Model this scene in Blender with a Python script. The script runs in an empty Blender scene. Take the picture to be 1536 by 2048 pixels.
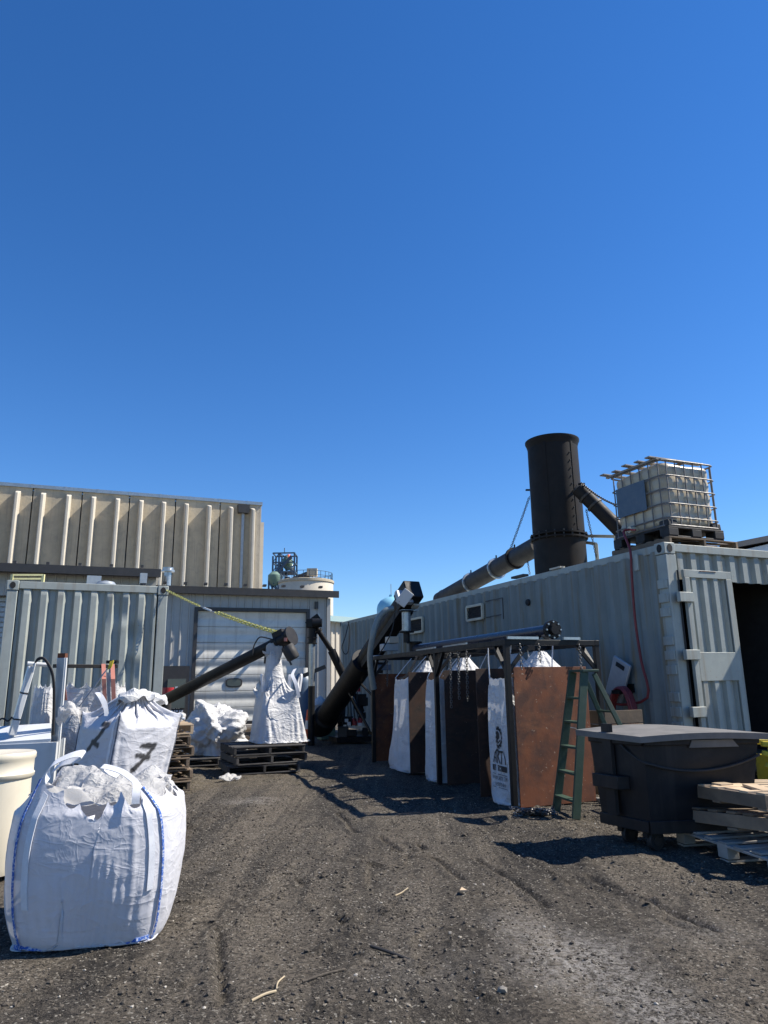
import bpy, math, random
import numpy as np
from mathutils import Matrix, Vector
random.seed(7); RNG = np.random.default_rng(7)
SC = bpy.context.scene; COL = SC.collection
R = math.radians

# ------------------------------------------------------------------ camera, sky, sun, exposure
F_PX, PITCH, ROLL, CAM_H = 1415.4, 13.527, -0.841, 1.38
_p, _r = R(PITCH), R(ROLL)
FWD = np.array([0, math.cos(_p), math.sin(_p)])
_u0 = np.array([0, -math.sin(_p), math.cos(_p)]); _r0 = np.array([1.0, 0, 0])
RT = _r0*math.cos(_r)+_u0*math.sin(_r); UP = -_r0*math.sin(_r)+_u0*math.cos(_r)
EYE = np.array([0, 0, CAM_H])
cam = bpy.data.cameras.new('camera'); camo = bpy.data.objects.new('camera', cam); COL.objects.link(camo)
cam.sensor_fit = 'VERTICAL'; cam.sensor_height = 36; cam.lens = F_PX/2048*36
cam.clip_start = 0.05; cam.clip_end = 3000
camo.matrix_world = Matrix(((RT[0], UP[0], -FWD[0], EYE[0]), (RT[1], UP[1], -FWD[1], EYE[1]), (RT[2], UP[2], -FWD[2], EYE[2]), (0, 0, 0, 1)))
SC.camera = camo

SUN_EL, SUN_AZ = R(47.5), math.atan2(0.9936, 0.113)      # azimuth measured from +Y towards +X
world = bpy.data.worlds.new('World'); SC.world = world; world.use_nodes = True
wn = world.node_tree; wn.nodes.clear()
sky = wn.nodes.new('ShaderNodeTexSky'); sky.sky_type = 'NISHITA'; sky.sun_disc = False
sky.sun_elevation = SUN_EL; sky.sun_rotation = SUN_AZ
sky.altitude = 0; sky.air_density = 1.0; sky.dust_density = 0.0; sky.ozone_density = 6.0
wb = wn.nodes.new('ShaderNodeBackground'); wb.inputs['Strength'].default_value = 0.100
hs = wn.nodes.new('ShaderNodeHueSaturation'); hs.inputs['Hue'].default_value = .507; hs.inputs['Saturation'].default_value = 1.22   # the deep blue of the whole sky in the photograph
wo = wn.nodes.new('ShaderNodeOutputWorld')
wn.links.new(sky.outputs[0], hs.inputs['Color']); wn.links.new(hs.outputs[0], wb.inputs[0]); wn.links.new(wb.outputs[0], wo.inputs[0])
sl = bpy.data.lights.new('sun', 'SUN'); sl.energy = 5.0; sl.angle = R(0.53); sl.color = (1.0, 0.935, 0.83)
so = bpy.data.objects.new('sun', sl); COL.objects.link(so)
_sd = Vector((math.sin(SUN_AZ)*math.cos(SUN_EL), math.cos(SUN_AZ)*math.cos(SUN_EL), math.sin(SUN_EL)))
so.rotation_euler = _sd.to_track_quat('Z', 'Y').to_euler(); so.location = (10, 0, 20)
vs = SC.view_settings; vs.view_transform = 'Standard'; vs.look = 'None'; vs.exposure = 0.72; vs.gamma = 1.0; vs.use_curve_mapping = False
SC.cycles.max_bounces = 6; SC.cycles.diffuse_bounces = 3; SC.cycles.glossy_bounces = 3; SC.cycles.transmission_bounces = 4
SC.cycles.transparent_max_bounces = 6

# ------------------------------------------------------------------ measuring helpers (photo pixel -> point of the place)
def ray(x, y): return FWD*F_PX + RT*(x-768) - UP*(y-1024)
def gz(x, y, z=0.0): r = ray(x, y); return EYE + r*((z-CAM_H)/r[2])
def at(x, y, Y): r = ray(x, y); return EYE + r*(Y/r[1])
def onp(x, y, P0, n): r = ray(x, y); return EYE + r*(np.dot(np.asarray(P0)-EYE, n)/np.dot(r, n))
YAW = R(22.9)
U = np.array([math.cos(YAW), math.sin(YAW), 0]); V = np.array([-math.sin(YAW), math.cos(YAW), 0]); ZV = np.array([0, 0, 1.0])
def A(*a): return np.array(a, float)
def nrm(v): v = np.asarray(v, float); return v/np.linalg.norm(v)

# ------------------------------------------------------------------ mesh builder
class MB:
    def __init__(s): s.v = []; s.f = []
    def add(s, vs, fs):
        b = len(s.v); s.v.extend([tuple(map(float, p)) for p in vs]); s.f.extend([tuple(b+i for i in q) for q in fs]); return s
    def box(s, c, d, X=(1, 0, 0), Y=(0, 1, 0), Zx=(0, 0, 1), tp=1.0):
        c = np.asarray(c, float); X, Y, Zx = [np.asarray(a, float) for a in (X, Y, Zx)]; p = []
        for k in (-.5, .5):
            t = tp if k > 0 else 1
            for i, j in ((-.5, -.5), (.5, -.5), (.5, .5), (-.5, .5)): p.append(c+X*i*d[0]*t+Y*j*d[1]*t+Zx*k*d[2])
        return s.add(p, [(3, 2, 1, 0), (4, 5, 6, 7), (0, 1, 5, 4), (1, 2, 6, 5), (2, 3, 7, 6), (3, 0, 4, 7)])
    def b2(s, lo, hi): lo, hi = np.asarray(lo, float), np.asarray(hi, float); return s.box((lo+hi)/2, hi-lo)
    def bar(s, a, b, w, h=None, up=(0, 0, 1)):
        a, b = np.asarray(a, float), np.asarray(b, float); h = w if h is None else h
        L = np.linalg.norm(b-a); d = (b-a)/L; up = np.asarray(up, float)
        if abs(np.dot(d, up)) > .98: up = A(0, 1, 0) if abs(d[1]) < .9 else A(1, 0, 0)
        x = nrm(np.cross(up, d)); z = np.cross(d, x)
        return s.box((a+b)/2, (w, L, h), x, d, z)
    def tube(s, pts, r, n=12, cap=True):
        pts = [np.asarray(p, float) for p in pts]; m = len(pts); rr = [r]*m if np.isscalar(r) else list(r)
        vs = []; prev = None
        for i in range(m):
            d = nrm(pts[min(i+1, m-1)]-pts[max(i-1, 0)])
            if prev is None:
                ref = A(0, 0, 1) if abs(d[2]) < .9 else A(1, 0, 0); x = nrm(np.cross(ref, d))
            else: x = nrm(prev - d*np.dot(prev, d))
            prev = x; y = np.cross(d, x)
            for k in range(n):
                a = 2*math.pi*k/n; vs.append(pts[i]+rr[i]*(x*math.cos(a)+y*math.sin(a)))
        fs = [(i*n+k, i*n+(k+1) % n, (i+1)*n+(k+1) % n, (i+1)*n+k) for i in range(m-1) for k in range(n)]
        if cap: fs += [tuple(range(n-1, -1, -1)), tuple((m-1)*n+k for k in range(n))]
        return s.add(vs, fs)
    def cyl(s, a, b, r, n=24, r2=None): return s.tube([a, b], [r, r if r2 is None else r2], n)
    def lathe(s, c, prof, n=32, ax=(0, 0, 1)):
        c = np.asarray(c, float); d = nrm(ax); return s.tube_prof(c, d, prof, n)
    def tube_prof(s, c, d, prof, n):
        ref = A(0, 0, 1) if abs(d[2]) < .9 else A(1, 0, 0); x = nrm(np.cross(ref, d)); y = np.cross(d, x); vs = []
        for r, z in prof:
            for k in range(n): a = 2*math.pi*k/n; vs.append(c+d*z+r*(x*math.cos(a)+y*math.sin(a)))
        m = len(prof); fs = [(i*n+k, i*n+(k+1) % n, (i+1)*n+(k+1) % n, (i+1)*n+k) for i in range(m-1) for k in range(n)]
        return s.add(vs, fs)
    def grid(s, P, cu=False, cap=False):
        m, n = P.shape[:2]; vs = P.reshape(-1, 3); e = n if cu else n-1
        fs = [(i*n+k, i*n+(k+1) % n, (i+1)*n+(k+1) % n, (i+1)*n+k) for i in range(m-1) for k in range(e)]
        b = len(s.v); s.add(vs, fs)
        if cap: s.v.append(tuple(P[0].mean(0))); c = len(s.v)-1; s.f.extend([(b+(k+1) % n, b+k, c) for k in range(n)])
        return s
    def prism(s, poly, n, th):
        poly = [np.asarray(p, float) for p in poly]; n = np.asarray(n, float)*th; m = len(poly)
        return s.add(poly+[p+n for p in poly], [tuple(range(m-1, -1, -1)), tuple(range(m, 2*m))]+[(i, (i+1) % m, m+(i+1) % m, m+i) for i in range(m)])
    def link(s, c, d, side, L, r, n=10, k=4):
        d = nrm(d); side = nrm(side-d*np.dot(side, d)); nn = np.cross(d, side); W = L*.34; vs = []
        for i in range(n):
            a = 2*math.pi*i/n; ca, sa = math.cos(a), math.sin(a)
            ctr = c+d*(L*.5-W*.5)*np.sign(ca)*min(1, abs(ca)*2.2)+d*W*.5*ca+side*W*sa
            out = nrm(d*ca+side*sa)
            for j in range(k): b = 2*math.pi*j/k; vs.append(ctr+r*(out*math.cos(b)+nn*math.sin(b)))
        return s.add(vs, [(i*k+j, i*k+(j+1) % k, ((i+1) % n)*k+(j+1) % k, ((i+1) % n)*k+j) for i in range(n) for j in range(k)])
    def chain(s, pts, L=.05, r=None):
        pts = np.asarray(pts, float); r = L*.12 if r is None else r
        seg = np.linalg.norm(np.diff(pts, axis=0), axis=1); cum = np.r_[0, np.cumsum(seg)]; st = L*.74; n = max(2, int(cum[-1]/st))
        for i in range(n):
            t = (i+.5)/n*cum[-1]; k = min(len(seg)-1, np.searchsorted(cum, t)-1); q = (t-cum[k])/seg[k]; c = pts[k]*(1-q)+pts[k+1]*q; d = nrm(pts[k+1]-pts[k])
            ref = A(1, 0, 0) if abs(d[0]) < .8 else A(0, 0, 1); x = nrm(np.cross(ref, d)); y = np.cross(d, x); a = R(20)+(i % 2)*math.pi/2
            s.link(c, d, x*math.cos(a)+y*math.sin(a), L, r)
        return s
    def build(s, name, mat, parent=None, smooth=None, world=True, bevel=0, angle=38):
        me = bpy.data.meshes.new(name); vs = s.v
        if world and parent is not None:
            M = MOF[parent.name].inverted(); vs = [tuple(M @ Vector(p)) for p in s.v]
        me.from_pydata(vs, [], s.f); me.update()
        if mat: me.materials.append(mat)
        if smooth is not False:
            me.polygons.foreach_set('use_smooth', [True]*len(me.polygons))
            if smooth != 'all': me.set_sharp_from_angle(angle=R(angle))
        o = bpy.data.objects.new(name, me); COL.objects.link(o)
        if parent is not None: o.parent = parent; MOF[o.name] = MOF[parent.name]
        else: MOF[o.name] = Matrix.Identity(4)
        if bevel:
            b = o.modifiers.new('bevel', 'BEVEL'); b.width = bevel; b.segments = 2; b.limit_method = 'ANGLE'; b.angle_limit = R(40)
        return o
MOF = {}
def T(name, label, cat, loc=(0, 0, 0), yaw=0.0, group=None):
    o = bpy.data.objects.new(name, None); COL.objects.link(o); o.empty_display_size = .1
    o.location = loc; o.rotation_euler = (0, 0, yaw); o['label'] = label; o['category'] = cat
    if group: o['group'] = group
    MOF[o.name] = Matrix.Translation(Vector(loc)) @ Matrix.Rotation(yaw, 4, 'Z'); return o
def tag(o, label, cat, group=None):
    o['label'] = label; o['category'] = cat
    if group: o['group'] = group
    return o
def recenter(o):
    """Put a single-mesh thing's origin at its base."""
    me = o.data; n = len(me.vertices); co = np.empty(n*3); me.vertices.foreach_get('co', co); co = co.reshape(-1, 3)
    c = A((co[:, 0].min()+co[:, 0].max())/2, (co[:, 1].min()+co[:, 1].max())/2, co[:, 2].min())
    me.vertices.foreach_set('co', (co-c).ravel()); me.update(); o.location = c; return o
def single(mb, name, mat, label, cat, group=None, **k):
    return tag(recenter(mb.build(name, mat, None, **k)), label, cat, group)
def qcurve(a, b, c, n=16):
    a, b, c = [np.asarray(q, float) for q in (a, b, c)]; return [a*(1-t)**2+2*b*t*(1-t)+c*t*t for t in np.linspace(0, 1, n)]
def spline(P, n=8):
    P = [np.asarray(p, float) for p in P]; Q = [P[0]]+P+[P[-1]]; out = []
    for i in range(1, len(Q)-2):
        for t in np.linspace(0, 1, n, endpoint=False):
            p0, p1, p2, p3 = Q[i-1:i+3]; out.append(.5*((2*p1)+(-p0+p2)*t+(2*p0-5*p1+4*p2-p3)*t*t+(-p0+3*p1-3*p2+p3)*t**3))
    return out+[P[-1]]
def sag(a, b, s, n=24):
    a, b = np.asarray(a, float), np.asarray(b, float); return [a*(1-t)+b*t-ZV*s*4*t*(1-t) for t in np.linspace(0, 1, n)]
def ribbon(mb, pts, wd, th=.004):
    """A webbing strap: pts along it, wd = the width direction at each point times the full width."""
    pts = np.asarray(pts, float); wd = np.broadcast_to(np.asarray(wd, float), pts.shape); n = []
    for i in range(len(pts)):
        d = nrm(pts[min(i+1, len(pts)-1)]-pts[max(i-1, 0)]); n.append(nrm(np.cross(d, wd[i]))*th)
    n = np.array(n); P = np.stack([pts-wd/2-n/2, pts+wd/2-n/2, pts+wd/2+n/2, pts-wd/2+n/2], 1)
    mb.grid(P, cu=True); m = len(pts); b = len(mb.v)-4*m; mb.f += [(b+3, b+2, b+1, b), (b+4*m-4, b+4*m-3, b+4*m-2, b+4*m-1)]; return mb

# ------------------------------------------------------------------ numpy noise and cloth
def vnoise(x, y, seed=0):
    def h(i, j):
        n = (i*374761393+j*668265263+seed*1274126177) & 0xffffffff; n = ((n ^ (n >> 13))*1274126177) & 0xffffffff; return ((n ^ (n >> 16)) & 0xffff)/65535.0
    xi, yi = np.floor(x).astype(np.int64), np.floor(y).astype(np.int64); fx, fy = x-xi, y-yi; fx = fx*fx*(3-2*fx); fy = fy*fy*(3-2*fy)
    return (h(xi, yi)*(1-fx)+h(xi+1, yi)*fx)*(1-fy)+(h(xi, yi+1)*(1-fx)+h(xi+1, yi+1)*fx)*fy
def fbm(x, y, seed=0, o=4):
    s = 0; a = .5
    for i in range(o): s = s+a*vnoise(x*2**i, y*2**i, seed+i*17); a *= .5
    return s
def cloth(P, rest, pin, push=None, steps=100, g=.0008, it=5, bend=.08, shear=.25, comp=1.0, damp=.93, floor=0.0, closed=True):
    """A hanging or filled sheet (rows x columns, closed along the columns) relaxed under gravity."""
    P = P.copy(); Vv = np.zeros_like(P); m, n = P.shape[:2]; w = (~pin).astype(float)[..., None]
    def prs(ax, st):
        N = n if ax else m; out = []
        if ax and closed:
            for k in range(2*st): i = np.array([j for j in range(N) if (j//st) % 2 == (k//st) and True]); out.append((i, (i+st) % N)); 
            out = [out[0], out[-1]]
        else:
            i = np.arange(N-st); out = [(i[(i//st) % 2 == 0], i[(i//st) % 2 == 0]+st), (i[(i//st) % 2 == 1], i[(i//st) % 2 == 1]+st)]
        return out
    sets = []
    for ax, st, k in ((1, 1, 1.0), (0, 1, 1.0), (1, 2, bend), (0, 2, bend)):
        for i, j in prs(ax, st):
            if len(i) == 0: continue
            Ra, Rb = (rest[:, i], rest[:, j]) if ax else (rest[i], rest[j]); sets.append((ax, i, j, np.linalg.norm(Ra-Rb, axis=-1), k))
    def solve(Q):
        for ax, i, j, L, k in sets:
            a, b = (Q[:, i], Q[:, j]) if ax else (Q[i], Q[j]); wa, wb = (w[:, i], w[:, j]) if ax else (w[i], w[j])
            d = b-a; l = np.linalg.norm(d, axis=-1); e = (l-L)/np.maximum(l, 1e-9); kk = np.where(e < 0, k*comp, k); c = d*(e*kk)[..., None]/np.maximum(wa+wb, 1e-9)
            if ax: Q[:, i] += c*wa; Q[:, j] -= c*wb
            else: Q[i] += c*wa; Q[j] -= c*wb
        if shear:
            for s in (1, -1):
                if closed: a, b, ra, rb = Q[:-1], np.roll(Q[1:], -s, 1), rest[:-1], np.roll(rest[1:], -s, 1)
                elif s == 1: a, b, ra, rb = Q[:-1, :-1], Q[1:, 1:], rest[:-1, :-1], rest[1:, 1:]
                else: a, b, ra, rb = Q[:-1, 1:], Q[1:, :-1], rest[:-1, 1:], rest[1:, :-1]
                d = b-a; l = np.linalg.norm(d, axis=-1); L = np.linalg.norm(rb-ra, axis=-1); c = d*((l-L)/np.maximum(l, 1e-9)*shear*.5)[..., None]
                if closed: Q[:-1] += c*w[:-1]; Q[1:] -= np.roll(c, s, 1)*w[1:]
                elif s == 1: Q[:-1, :-1] += c*w[:-1, :-1]; Q[1:, 1:] -= c*w[1:, 1:]
                else: Q[:-1, 1:] += c*w[:-1, 1:]; Q[1:, :-1] -= c*w[1:, :-1]
    for s in range(steps):
        Vv *= damp; Vv[..., 2] -= g; Q = P+Vv*w
        for _ in range(it):
            solve(Q)
            if push is not None: Q = np.where(pin[..., None], Q, push(Q))
            if floor is not None: Q[..., 2] = np.maximum(Q[..., 2], floor)
        Vv = np.clip(Q-P, -.03, .03); P = Q
    return P
def crumple(x, y, z, seed, fr=(2.0, 3.1, 4.6, 6.5, 9.5, 14.0), am=1.0):
    """Folded-paper relief: triangle waves along random directions, flat facets and sharp creases."""
    rg = np.random.default_rng(seed); s = 0
    for f in fr:
        for _ in range(2):
            d = rg.normal(size=3); d /= np.linalg.norm(d); t = (x*d[0]+y*d[1]+z*d[2])*f+rg.random()*9+.35*np.sin((x*d[1]-y*d[2]+z*d[0])*f*.8); s = s+(np.abs(t % 2-1)-.5)/f
    return s*am
def sq(a, e=4.0):
    c, s = np.cos(a), np.sin(a); r = (np.abs(c)**e+np.abs(s)**e)**(-1/e); return r*c, r*s
def bil(P, u, v):
    """Point and normal of a closed grid at fractional column u and row v (0..1)."""
    m, n = P.shape[:2]; x = (u % 1)*n; y = min(max(v, 0), .9999)*(m-1); i, j = int(x), int(y); fx, fy = x-i, y-j
    a, b, c, d = P[j, i % n], P[j, (i+1) % n], P[j+1, i % n], P[j+1, (i+1) % n]
    p = (a*(1-fx)+b*fx)*(1-fy)+(c*(1-fx)+d*fx)*fy; nn = np.cross(b-a+d-c, c-a+d-b); return p, nrm(nn)

# ------------------------------------------------------------------ materials
def mat(name, col, col2=None, rough=.6, metal=0.0, scale=6.0, mixlo=.35, mixhi=.7, bump=0.0, bscale=40.0, streak=None, streak_amt=.0, rand=0.0, spec=.5, stretch=(1, 1, 1), dirt=None, dirt_amt=0.0, detail=6, wear=None):
    m = bpy.data.materials.new(name); m.use_nodes = True; nt = m.node_tree; N, L = nt.nodes, nt.links
    b = N['Principled BSDF']; b.inputs['Roughness'].default_value = rough; b.inputs['Metallic'].default_value = metal; b.inputs['Specular IOR Level'].default_value = spec
    tc = N.new('ShaderNodeTexCoord'); mp = N.new('ShaderNodeMapping'); mp.inputs['Scale'].default_value = stretch; L.new(tc.outputs['Object'], mp.inputs[0])
    def noise(sc, vec, dt=detail, dist=0.0, ro=.6):
        n = N.new('ShaderNodeTexNoise'); n.inputs['Scale'].default_value = sc; n.inputs['Detail'].default_value = dt; n.inputs['Roughness'].default_value = ro; n.inputs['Distortion'].default_value = dist; L.new(vec, n.inputs[0]); return n.outputs[0]
    def ramp(f, lo, hi, c0=(0, 0, 0, 1), c1=(1, 1, 1, 1)):
        r = N.new('ShaderNodeValToRGB'); r.color_ramp.elements[0].position = lo; r.color_ramp.elements[1].position = hi; r.color_ramp.elements[0].color = c0; r.color_ramp.elements[1].color = c1; L.new(f, r.inputs[0]); return r.outputs[0]
    def mix(f, a, c, mode='MIX'):
        x = N.new('ShaderNodeMix'); x.data_type = 'RGBA'; x.blend_type = mode
        if isinstance(f, float): x.inputs[0].default_value = f
        else: L.new(f, x.inputs[0])
        for k, q in ((6, a), (7, c)):
            if isinstance(q, tuple): x.inputs[k].default_value = q+(1,) if len(q) == 3 else q
            else: L.new(q, x.inputs[k])
        return x.outputs[2]
    def mul(a, k): x = N.new('ShaderNodeMath'); x.operation = 'MULTIPLY'; L.new(a, x.inputs[0]); x.inputs[1].default_value = k; return x.outputs[0]
    vec = mp.outputs[0]; c = tuple(col)
    if col2: c = mix(ramp(noise(scale, vec, dist=.4), mixlo, mixhi), tuple(col), tuple(col2))
    if streak:
        m2 = N.new('ShaderNodeMapping'); m2.inputs['Scale'].default_value = (5, 5, .25); L.new(tc.outputs['Object'], m2.inputs[0])
        s1 = ramp(noise(1.6, m2.outputs[0], 8), .52, .66); c = mix(mul(s1, streak_amt), c, tuple(streak))
    if dirt:
        d1 = ramp(noise(2.3, tc.outputs['Object'], 9, .8, .7), .5, .72); c = mix(mul(d1, dirt_amt), c, tuple(dirt))
    if wear:
        w1 = ramp(noise(28, tc.outputs['Object'], 4, .2, .6), .66, .70); c = mix(mul(w1, .8), c, tuple(wear))
    if rand:
        oi = N.new('ShaderNodeObjectInfo'); r = N.new('ShaderNodeMapRange'); L.new(oi.outputs['Random'], r.inputs[0]); r.inputs[3].default_value = 1-rand; r.inputs[4].default_value = 1+rand
        x = N.new('ShaderNodeVectorMath'); x.operation = 'SCALE'
        if isinstance(c, tuple): x.inputs[0].default_value = c[:3]
        else: L.new(c, x.inputs[0])
        L.new(r.outputs[0], x.inputs['Scale']); c = x.outputs[0]
    if isinstance(c, tuple): b.inputs['Base Color'].default_value = c+(1,)
    else: L.new(c, b.inputs['Base Color'])
    rr = ramp(noise(scale*2.3, vec), .3, .8, (max(0, rough-.1),)*3+(1,), (min(1, rough+.12),)*3+(1,)); L.new(rr, b.inputs['Roughness'])
    if bump:
        bp = N.new('ShaderNodeBump'); bp.inputs['Strength'].default_value = 1.0; bp.inputs['Distance'].default_value = bump; L.new(noise(bscale, vec, 5), bp.inputs['Height']); L.new(bp.outputs[0], b.inputs['Normal'])
    return m
def fabric(name, col, col2, crease=.006, fine=.0012, sc=5.0, paint=False, trans=.12):
    """Woven polypropylene: crumple creases, fine weave wrinkles, a little light through it."""
    m = bpy.data.materials.new(name); m.use_nodes = True; nt = m.node_tree; N, L = nt.nodes, nt.links; b = N['Principled BSDF']
    b.inputs['Roughness'].default_value = .55; b.inputs['Specular IOR Level'].default_value = .35
    tc = N.new('ShaderNodeTexCoord')
    def mth(op, a, c, d=None):
        x = N.new('ShaderNodeMath'); x.operation = op
        for k, q in enumerate((a, c, d)):
            if q is None: continue
            if isinstance(q, (int, float)): x.inputs[k].default_value = q
            else: L.new(q, x.inputs[k])
        return x.outputs[0]
    def ridge(s, st, p, k):
        mp = N.new('ShaderNodeMapping'); mp.inputs['Scale'].default_value = st; mp.inputs['Rotation'].default_value = (.3*s, .2*s, .5*s); L.new(tc.outputs['Object'], mp.inputs[0])
        n = N.new('ShaderNodeTexNoise'); n.inputs['Scale'].default_value = s; n.inputs['Detail'].default_value = 2.5; n.inputs['Distortion'].default_value = .9; L.new(mp.outputs[0], n.inputs[0])
        r = mth('SUBTRACT', 1.0, mth('ABSOLUTE', mth('MULTIPLY_ADD', n.outputs[0], 2.0, -1.0), 0)); return mth('MULTIPLY', mth('POWER', r, p), k)
    n1 = N.new('ShaderNodeTexNoise'); n1.inputs['Scale'].default_value = sc*6; n1.inputs['Detail'].default_value = 6; n1.inputs['Distortion'].default_value = .6; L.new(tc.outputs['Object'], n1.inputs[0])
    tot = mth('ADD', mth('ADD', ridge(sc*.45, (1, 1, 1.6), 7, 1.0), ridge(sc*1.1, (1, 1, 2.2), 6, .55)), ridge(sc*2.2, (1.4, 1.4, 1), 6, .3))
    s2 = N.new('ShaderNodeMath'); s2.operation = 'MULTIPLY_ADD'; L.new(n1.outputs[0], s2.inputs[0]); s2.inputs[1].default_value = fine/crease*2; L.new(tot, s2.inputs[2])
    bp = N.new('ShaderNodeBump'); bp.inputs['Distance'].default_value = crease; L.new(s2.outputs[0], bp.inputs['Height']); L.new(bp.outputs[0], b.inputs['Normal'])
    r = N.new('ShaderNodeValToRGB'); r.color_ramp.elements[0].position = .4; r.color_ramp.elements[1].position = .75; r.color_ramp.elements[0].color = tuple(col)+(1,); r.color_ramp.elements[1].color = tuple(col2)+(1,)
    n2 = N.new('ShaderNodeTexNoise'); n2.inputs['Scale'].default_value = 3.2; n2.inputs['Detail'].default_value = 8; n2.inputs['Roughness'].default_value = .65; L.new(tc.outputs['Object'], n2.inputs[0]); L.new(n2.outputs[0], r.inputs[0])
    c = r.outputs[0]
    if paint:
        at_ = N.new('ShaderNodeAttribute'); at_.attribute_name = 'paint'; x = N.new('ShaderNodeMixRGB'); L.new(at_.outputs['Fac'], x.inputs[0]); L.new(c, x.inputs[1]); x.inputs[2].default_value = (.02, .018, .018, 1); c = x.outputs[0]
    L.new(c, b.inputs['Base Color'])
    tr = N.new('ShaderNodeBsdfTranslucent'); L.new(c, tr.inputs[0]); ms = N.new('ShaderNodeMixShader'); ms.inputs[0].default_value = trans
    L.new(b.outputs[0], ms.inputs[1]); L.new(tr.outputs[0], ms.inputs[2]); L.new(ms.outputs[0], N['Material Output'].inputs[0]); return m

M = {}
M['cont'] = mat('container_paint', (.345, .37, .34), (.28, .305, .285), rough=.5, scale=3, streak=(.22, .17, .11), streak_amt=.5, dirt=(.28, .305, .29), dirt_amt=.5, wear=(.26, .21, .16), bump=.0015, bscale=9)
M['contside'] = mat('container_side_shade_paint', (.225, .25, .24), (.185, .21, .205), rough=.65, spec=.3, scale=2, streak=(.20, .135, .05), streak_amt=.7, dirt=(.20, .22, .22), dirt_amt=.5, bump=.004, bscale=3)  # container paint with the long side's shade darkened into its colour
M['darkin'] = mat('container_inside_shade', (.03, .033, .037), (.02, .022, .025), rough=.85)  # near-black colour standing in for the shade inside the container
M['black'] = mat('black_steel', (.008, .008, .009), (.013, .013, .013), rough=.5, spec=.25, scale=5, dirt=(.03, .028, .026), dirt_amt=.5, bump=.0006, bscale=60)
M['frame'] = mat('frame_steel', (.008, .008, .009), (.013, .013, .013), rough=.5, spec=.25, scale=7, dirt=(.03, .025, .02), dirt_amt=.4)
M['stack'] = mat('sooty_steel', (.014, .0135, .0135), (.024, .02, .018), rough=.6, spec=.15, scale=3, streak=(.025, .017, .013), streak_amt=.5, dirt=(.022, .015, .012), dirt_amt=.6, bump=.003, bscale=4)
M['pipe'] = mat('weathered_pipe', (.028, .025, .023), (.05, .042, .036), rough=.6, scale=5, dirt=(.07, .05, .035), dirt_amt=.5, bump=.001, bscale=40)
M['galv'] = mat('galvanised', (.42, .45, .46), (.32, .35, .36), rough=.35, metal=.7, scale=14, dirt=(.25, .24, .22), dirt_amt=.4)
M['blue'] = mat('blue_black_tube', (.018, .026, .05), (.03, .035, .05), rough=.33, scale=5, dirt=(.07, .06, .055), dirt_amt=.5)
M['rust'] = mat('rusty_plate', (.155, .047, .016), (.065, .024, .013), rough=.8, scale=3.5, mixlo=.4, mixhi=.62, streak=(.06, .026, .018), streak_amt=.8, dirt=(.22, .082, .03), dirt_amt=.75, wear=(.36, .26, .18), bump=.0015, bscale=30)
M['rustd'] = mat('shade_dark_rust_plate', (.055, .026, .016), (.022, .016, .014), rough=.85, scale=2.2, mixlo=.4, mixhi=.6, dirt=(.13, .055, .03), dirt_amt=.5, wear=(.16, .10, .07), bump=.0015, bscale=30)  # rust darkened in colour for the plates that stand in shade
M['conc'] = mat('precast_concrete', (.47, .405, .295), (.38, .33, .245), rough=.9, scale=1.2, streak=(.22, .20, .17), streak_amt=.35, dirt=(.27, .25, .21), dirt_amt=.6, bump=.01, bscale=8)
M['concl'] = mat('light_concrete', (.55, .50, .41), (.48, .43, .35), rough=.9, scale=1.5, dirt=(.38, .34, .28), dirt_amt=.4)
M['siding'] = mat('metal_siding', (.40, .395, .37), (.35, .345, .32), rough=.45, scale=1.5, dirt=(.30, .29, .26), dirt_amt=.4)
M['eave'] = mat('dark_trim', (.035, .033, .032), (.05, .045, .042), rough=.5)
M['garage'] = mat('garage_door_paint', (.66, .645, .575), (.59, .575, .51), rough=.55, scale=2, streak=(.36, .33, .28), streak_amt=.45, dirt=(.42, .40, .35), dirt_amt=.5, bump=.004, bscale=5)
M['wood'] = mat('grey_pallet_wood', (.20, .145, .095), (.11, .083, .06), rough=.85, scale=4, stretch=(1, 1, 1), dirt=(.08, .065, .055), dirt_amt=.6, rand=.45, bump=.0025, bscale=30)
M['woodp'] = mat('pale_pallet_wood', (.50, .38, .25), (.40, .29, .18), rough=.8, scale=4, dirt=(.28, .22, .16), dirt_amt=.6, rand=.25, bump=.002, bscale=30)
M['woodw'] = mat('whitish_weathered_wood', (.33, .31, .28), (.24, .22, .20), rough=.85, scale=5, dirt=(.15, .13, .12), dirt_amt=.5, rand=.2, bump=.002, bscale=30)
M['woodd'] = mat('charred_pallet_wood', (.045, .042, .04), (.075, .07, .065), rough=.85, scale=5, rand=.4, bump=.002, bscale=30)
M['white'] = mat('white_enamel', (.62, .635, .64), (.56, .575, .58), rough=.4, scale=2, dirt=(.45, .44, .42), dirt_amt=.45)
M['whitem'] = mat('grey_channel_steel', (.30, .33, .36), (.38, .41, .43), rough=.4, metal=.3, scale=6, dirt=(.2, .2, .2), dirt_amt=.4)
M['cream'] = mat('cream_plastic', (.66, .60, .47), (.60, .54, .42), rough=.4, scale=2, dirt=(.5, .43, .32), dirt_amt=.4)
M['creamp'] = mat('cream_rail_paint', (.62, .57, .43), (.55, .50, .38), rough=.5, dirt=(.35, .28, .18), dirt_amt=.5)
M['yellow'] = mat('yellow_paint', (.55, .42, .02), (.42, .32, .02), rough=.5, dirt=(.12, .10, .04), dirt_amt=.6)
M['yelrail'] = mat('pale_yellow_rail', (.60, .56, .28), (.52, .48, .25), rough=.5)
M['ychain'] = mat('yellow_chain', (.62, .58, .16), (.52, .50, .22), rough=.4, metal=.3)
M['chain'] = mat('steel_chain', (.20, .20, .20), (.10, .09, .08), rough=.38, metal=.8, scale=20)
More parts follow.
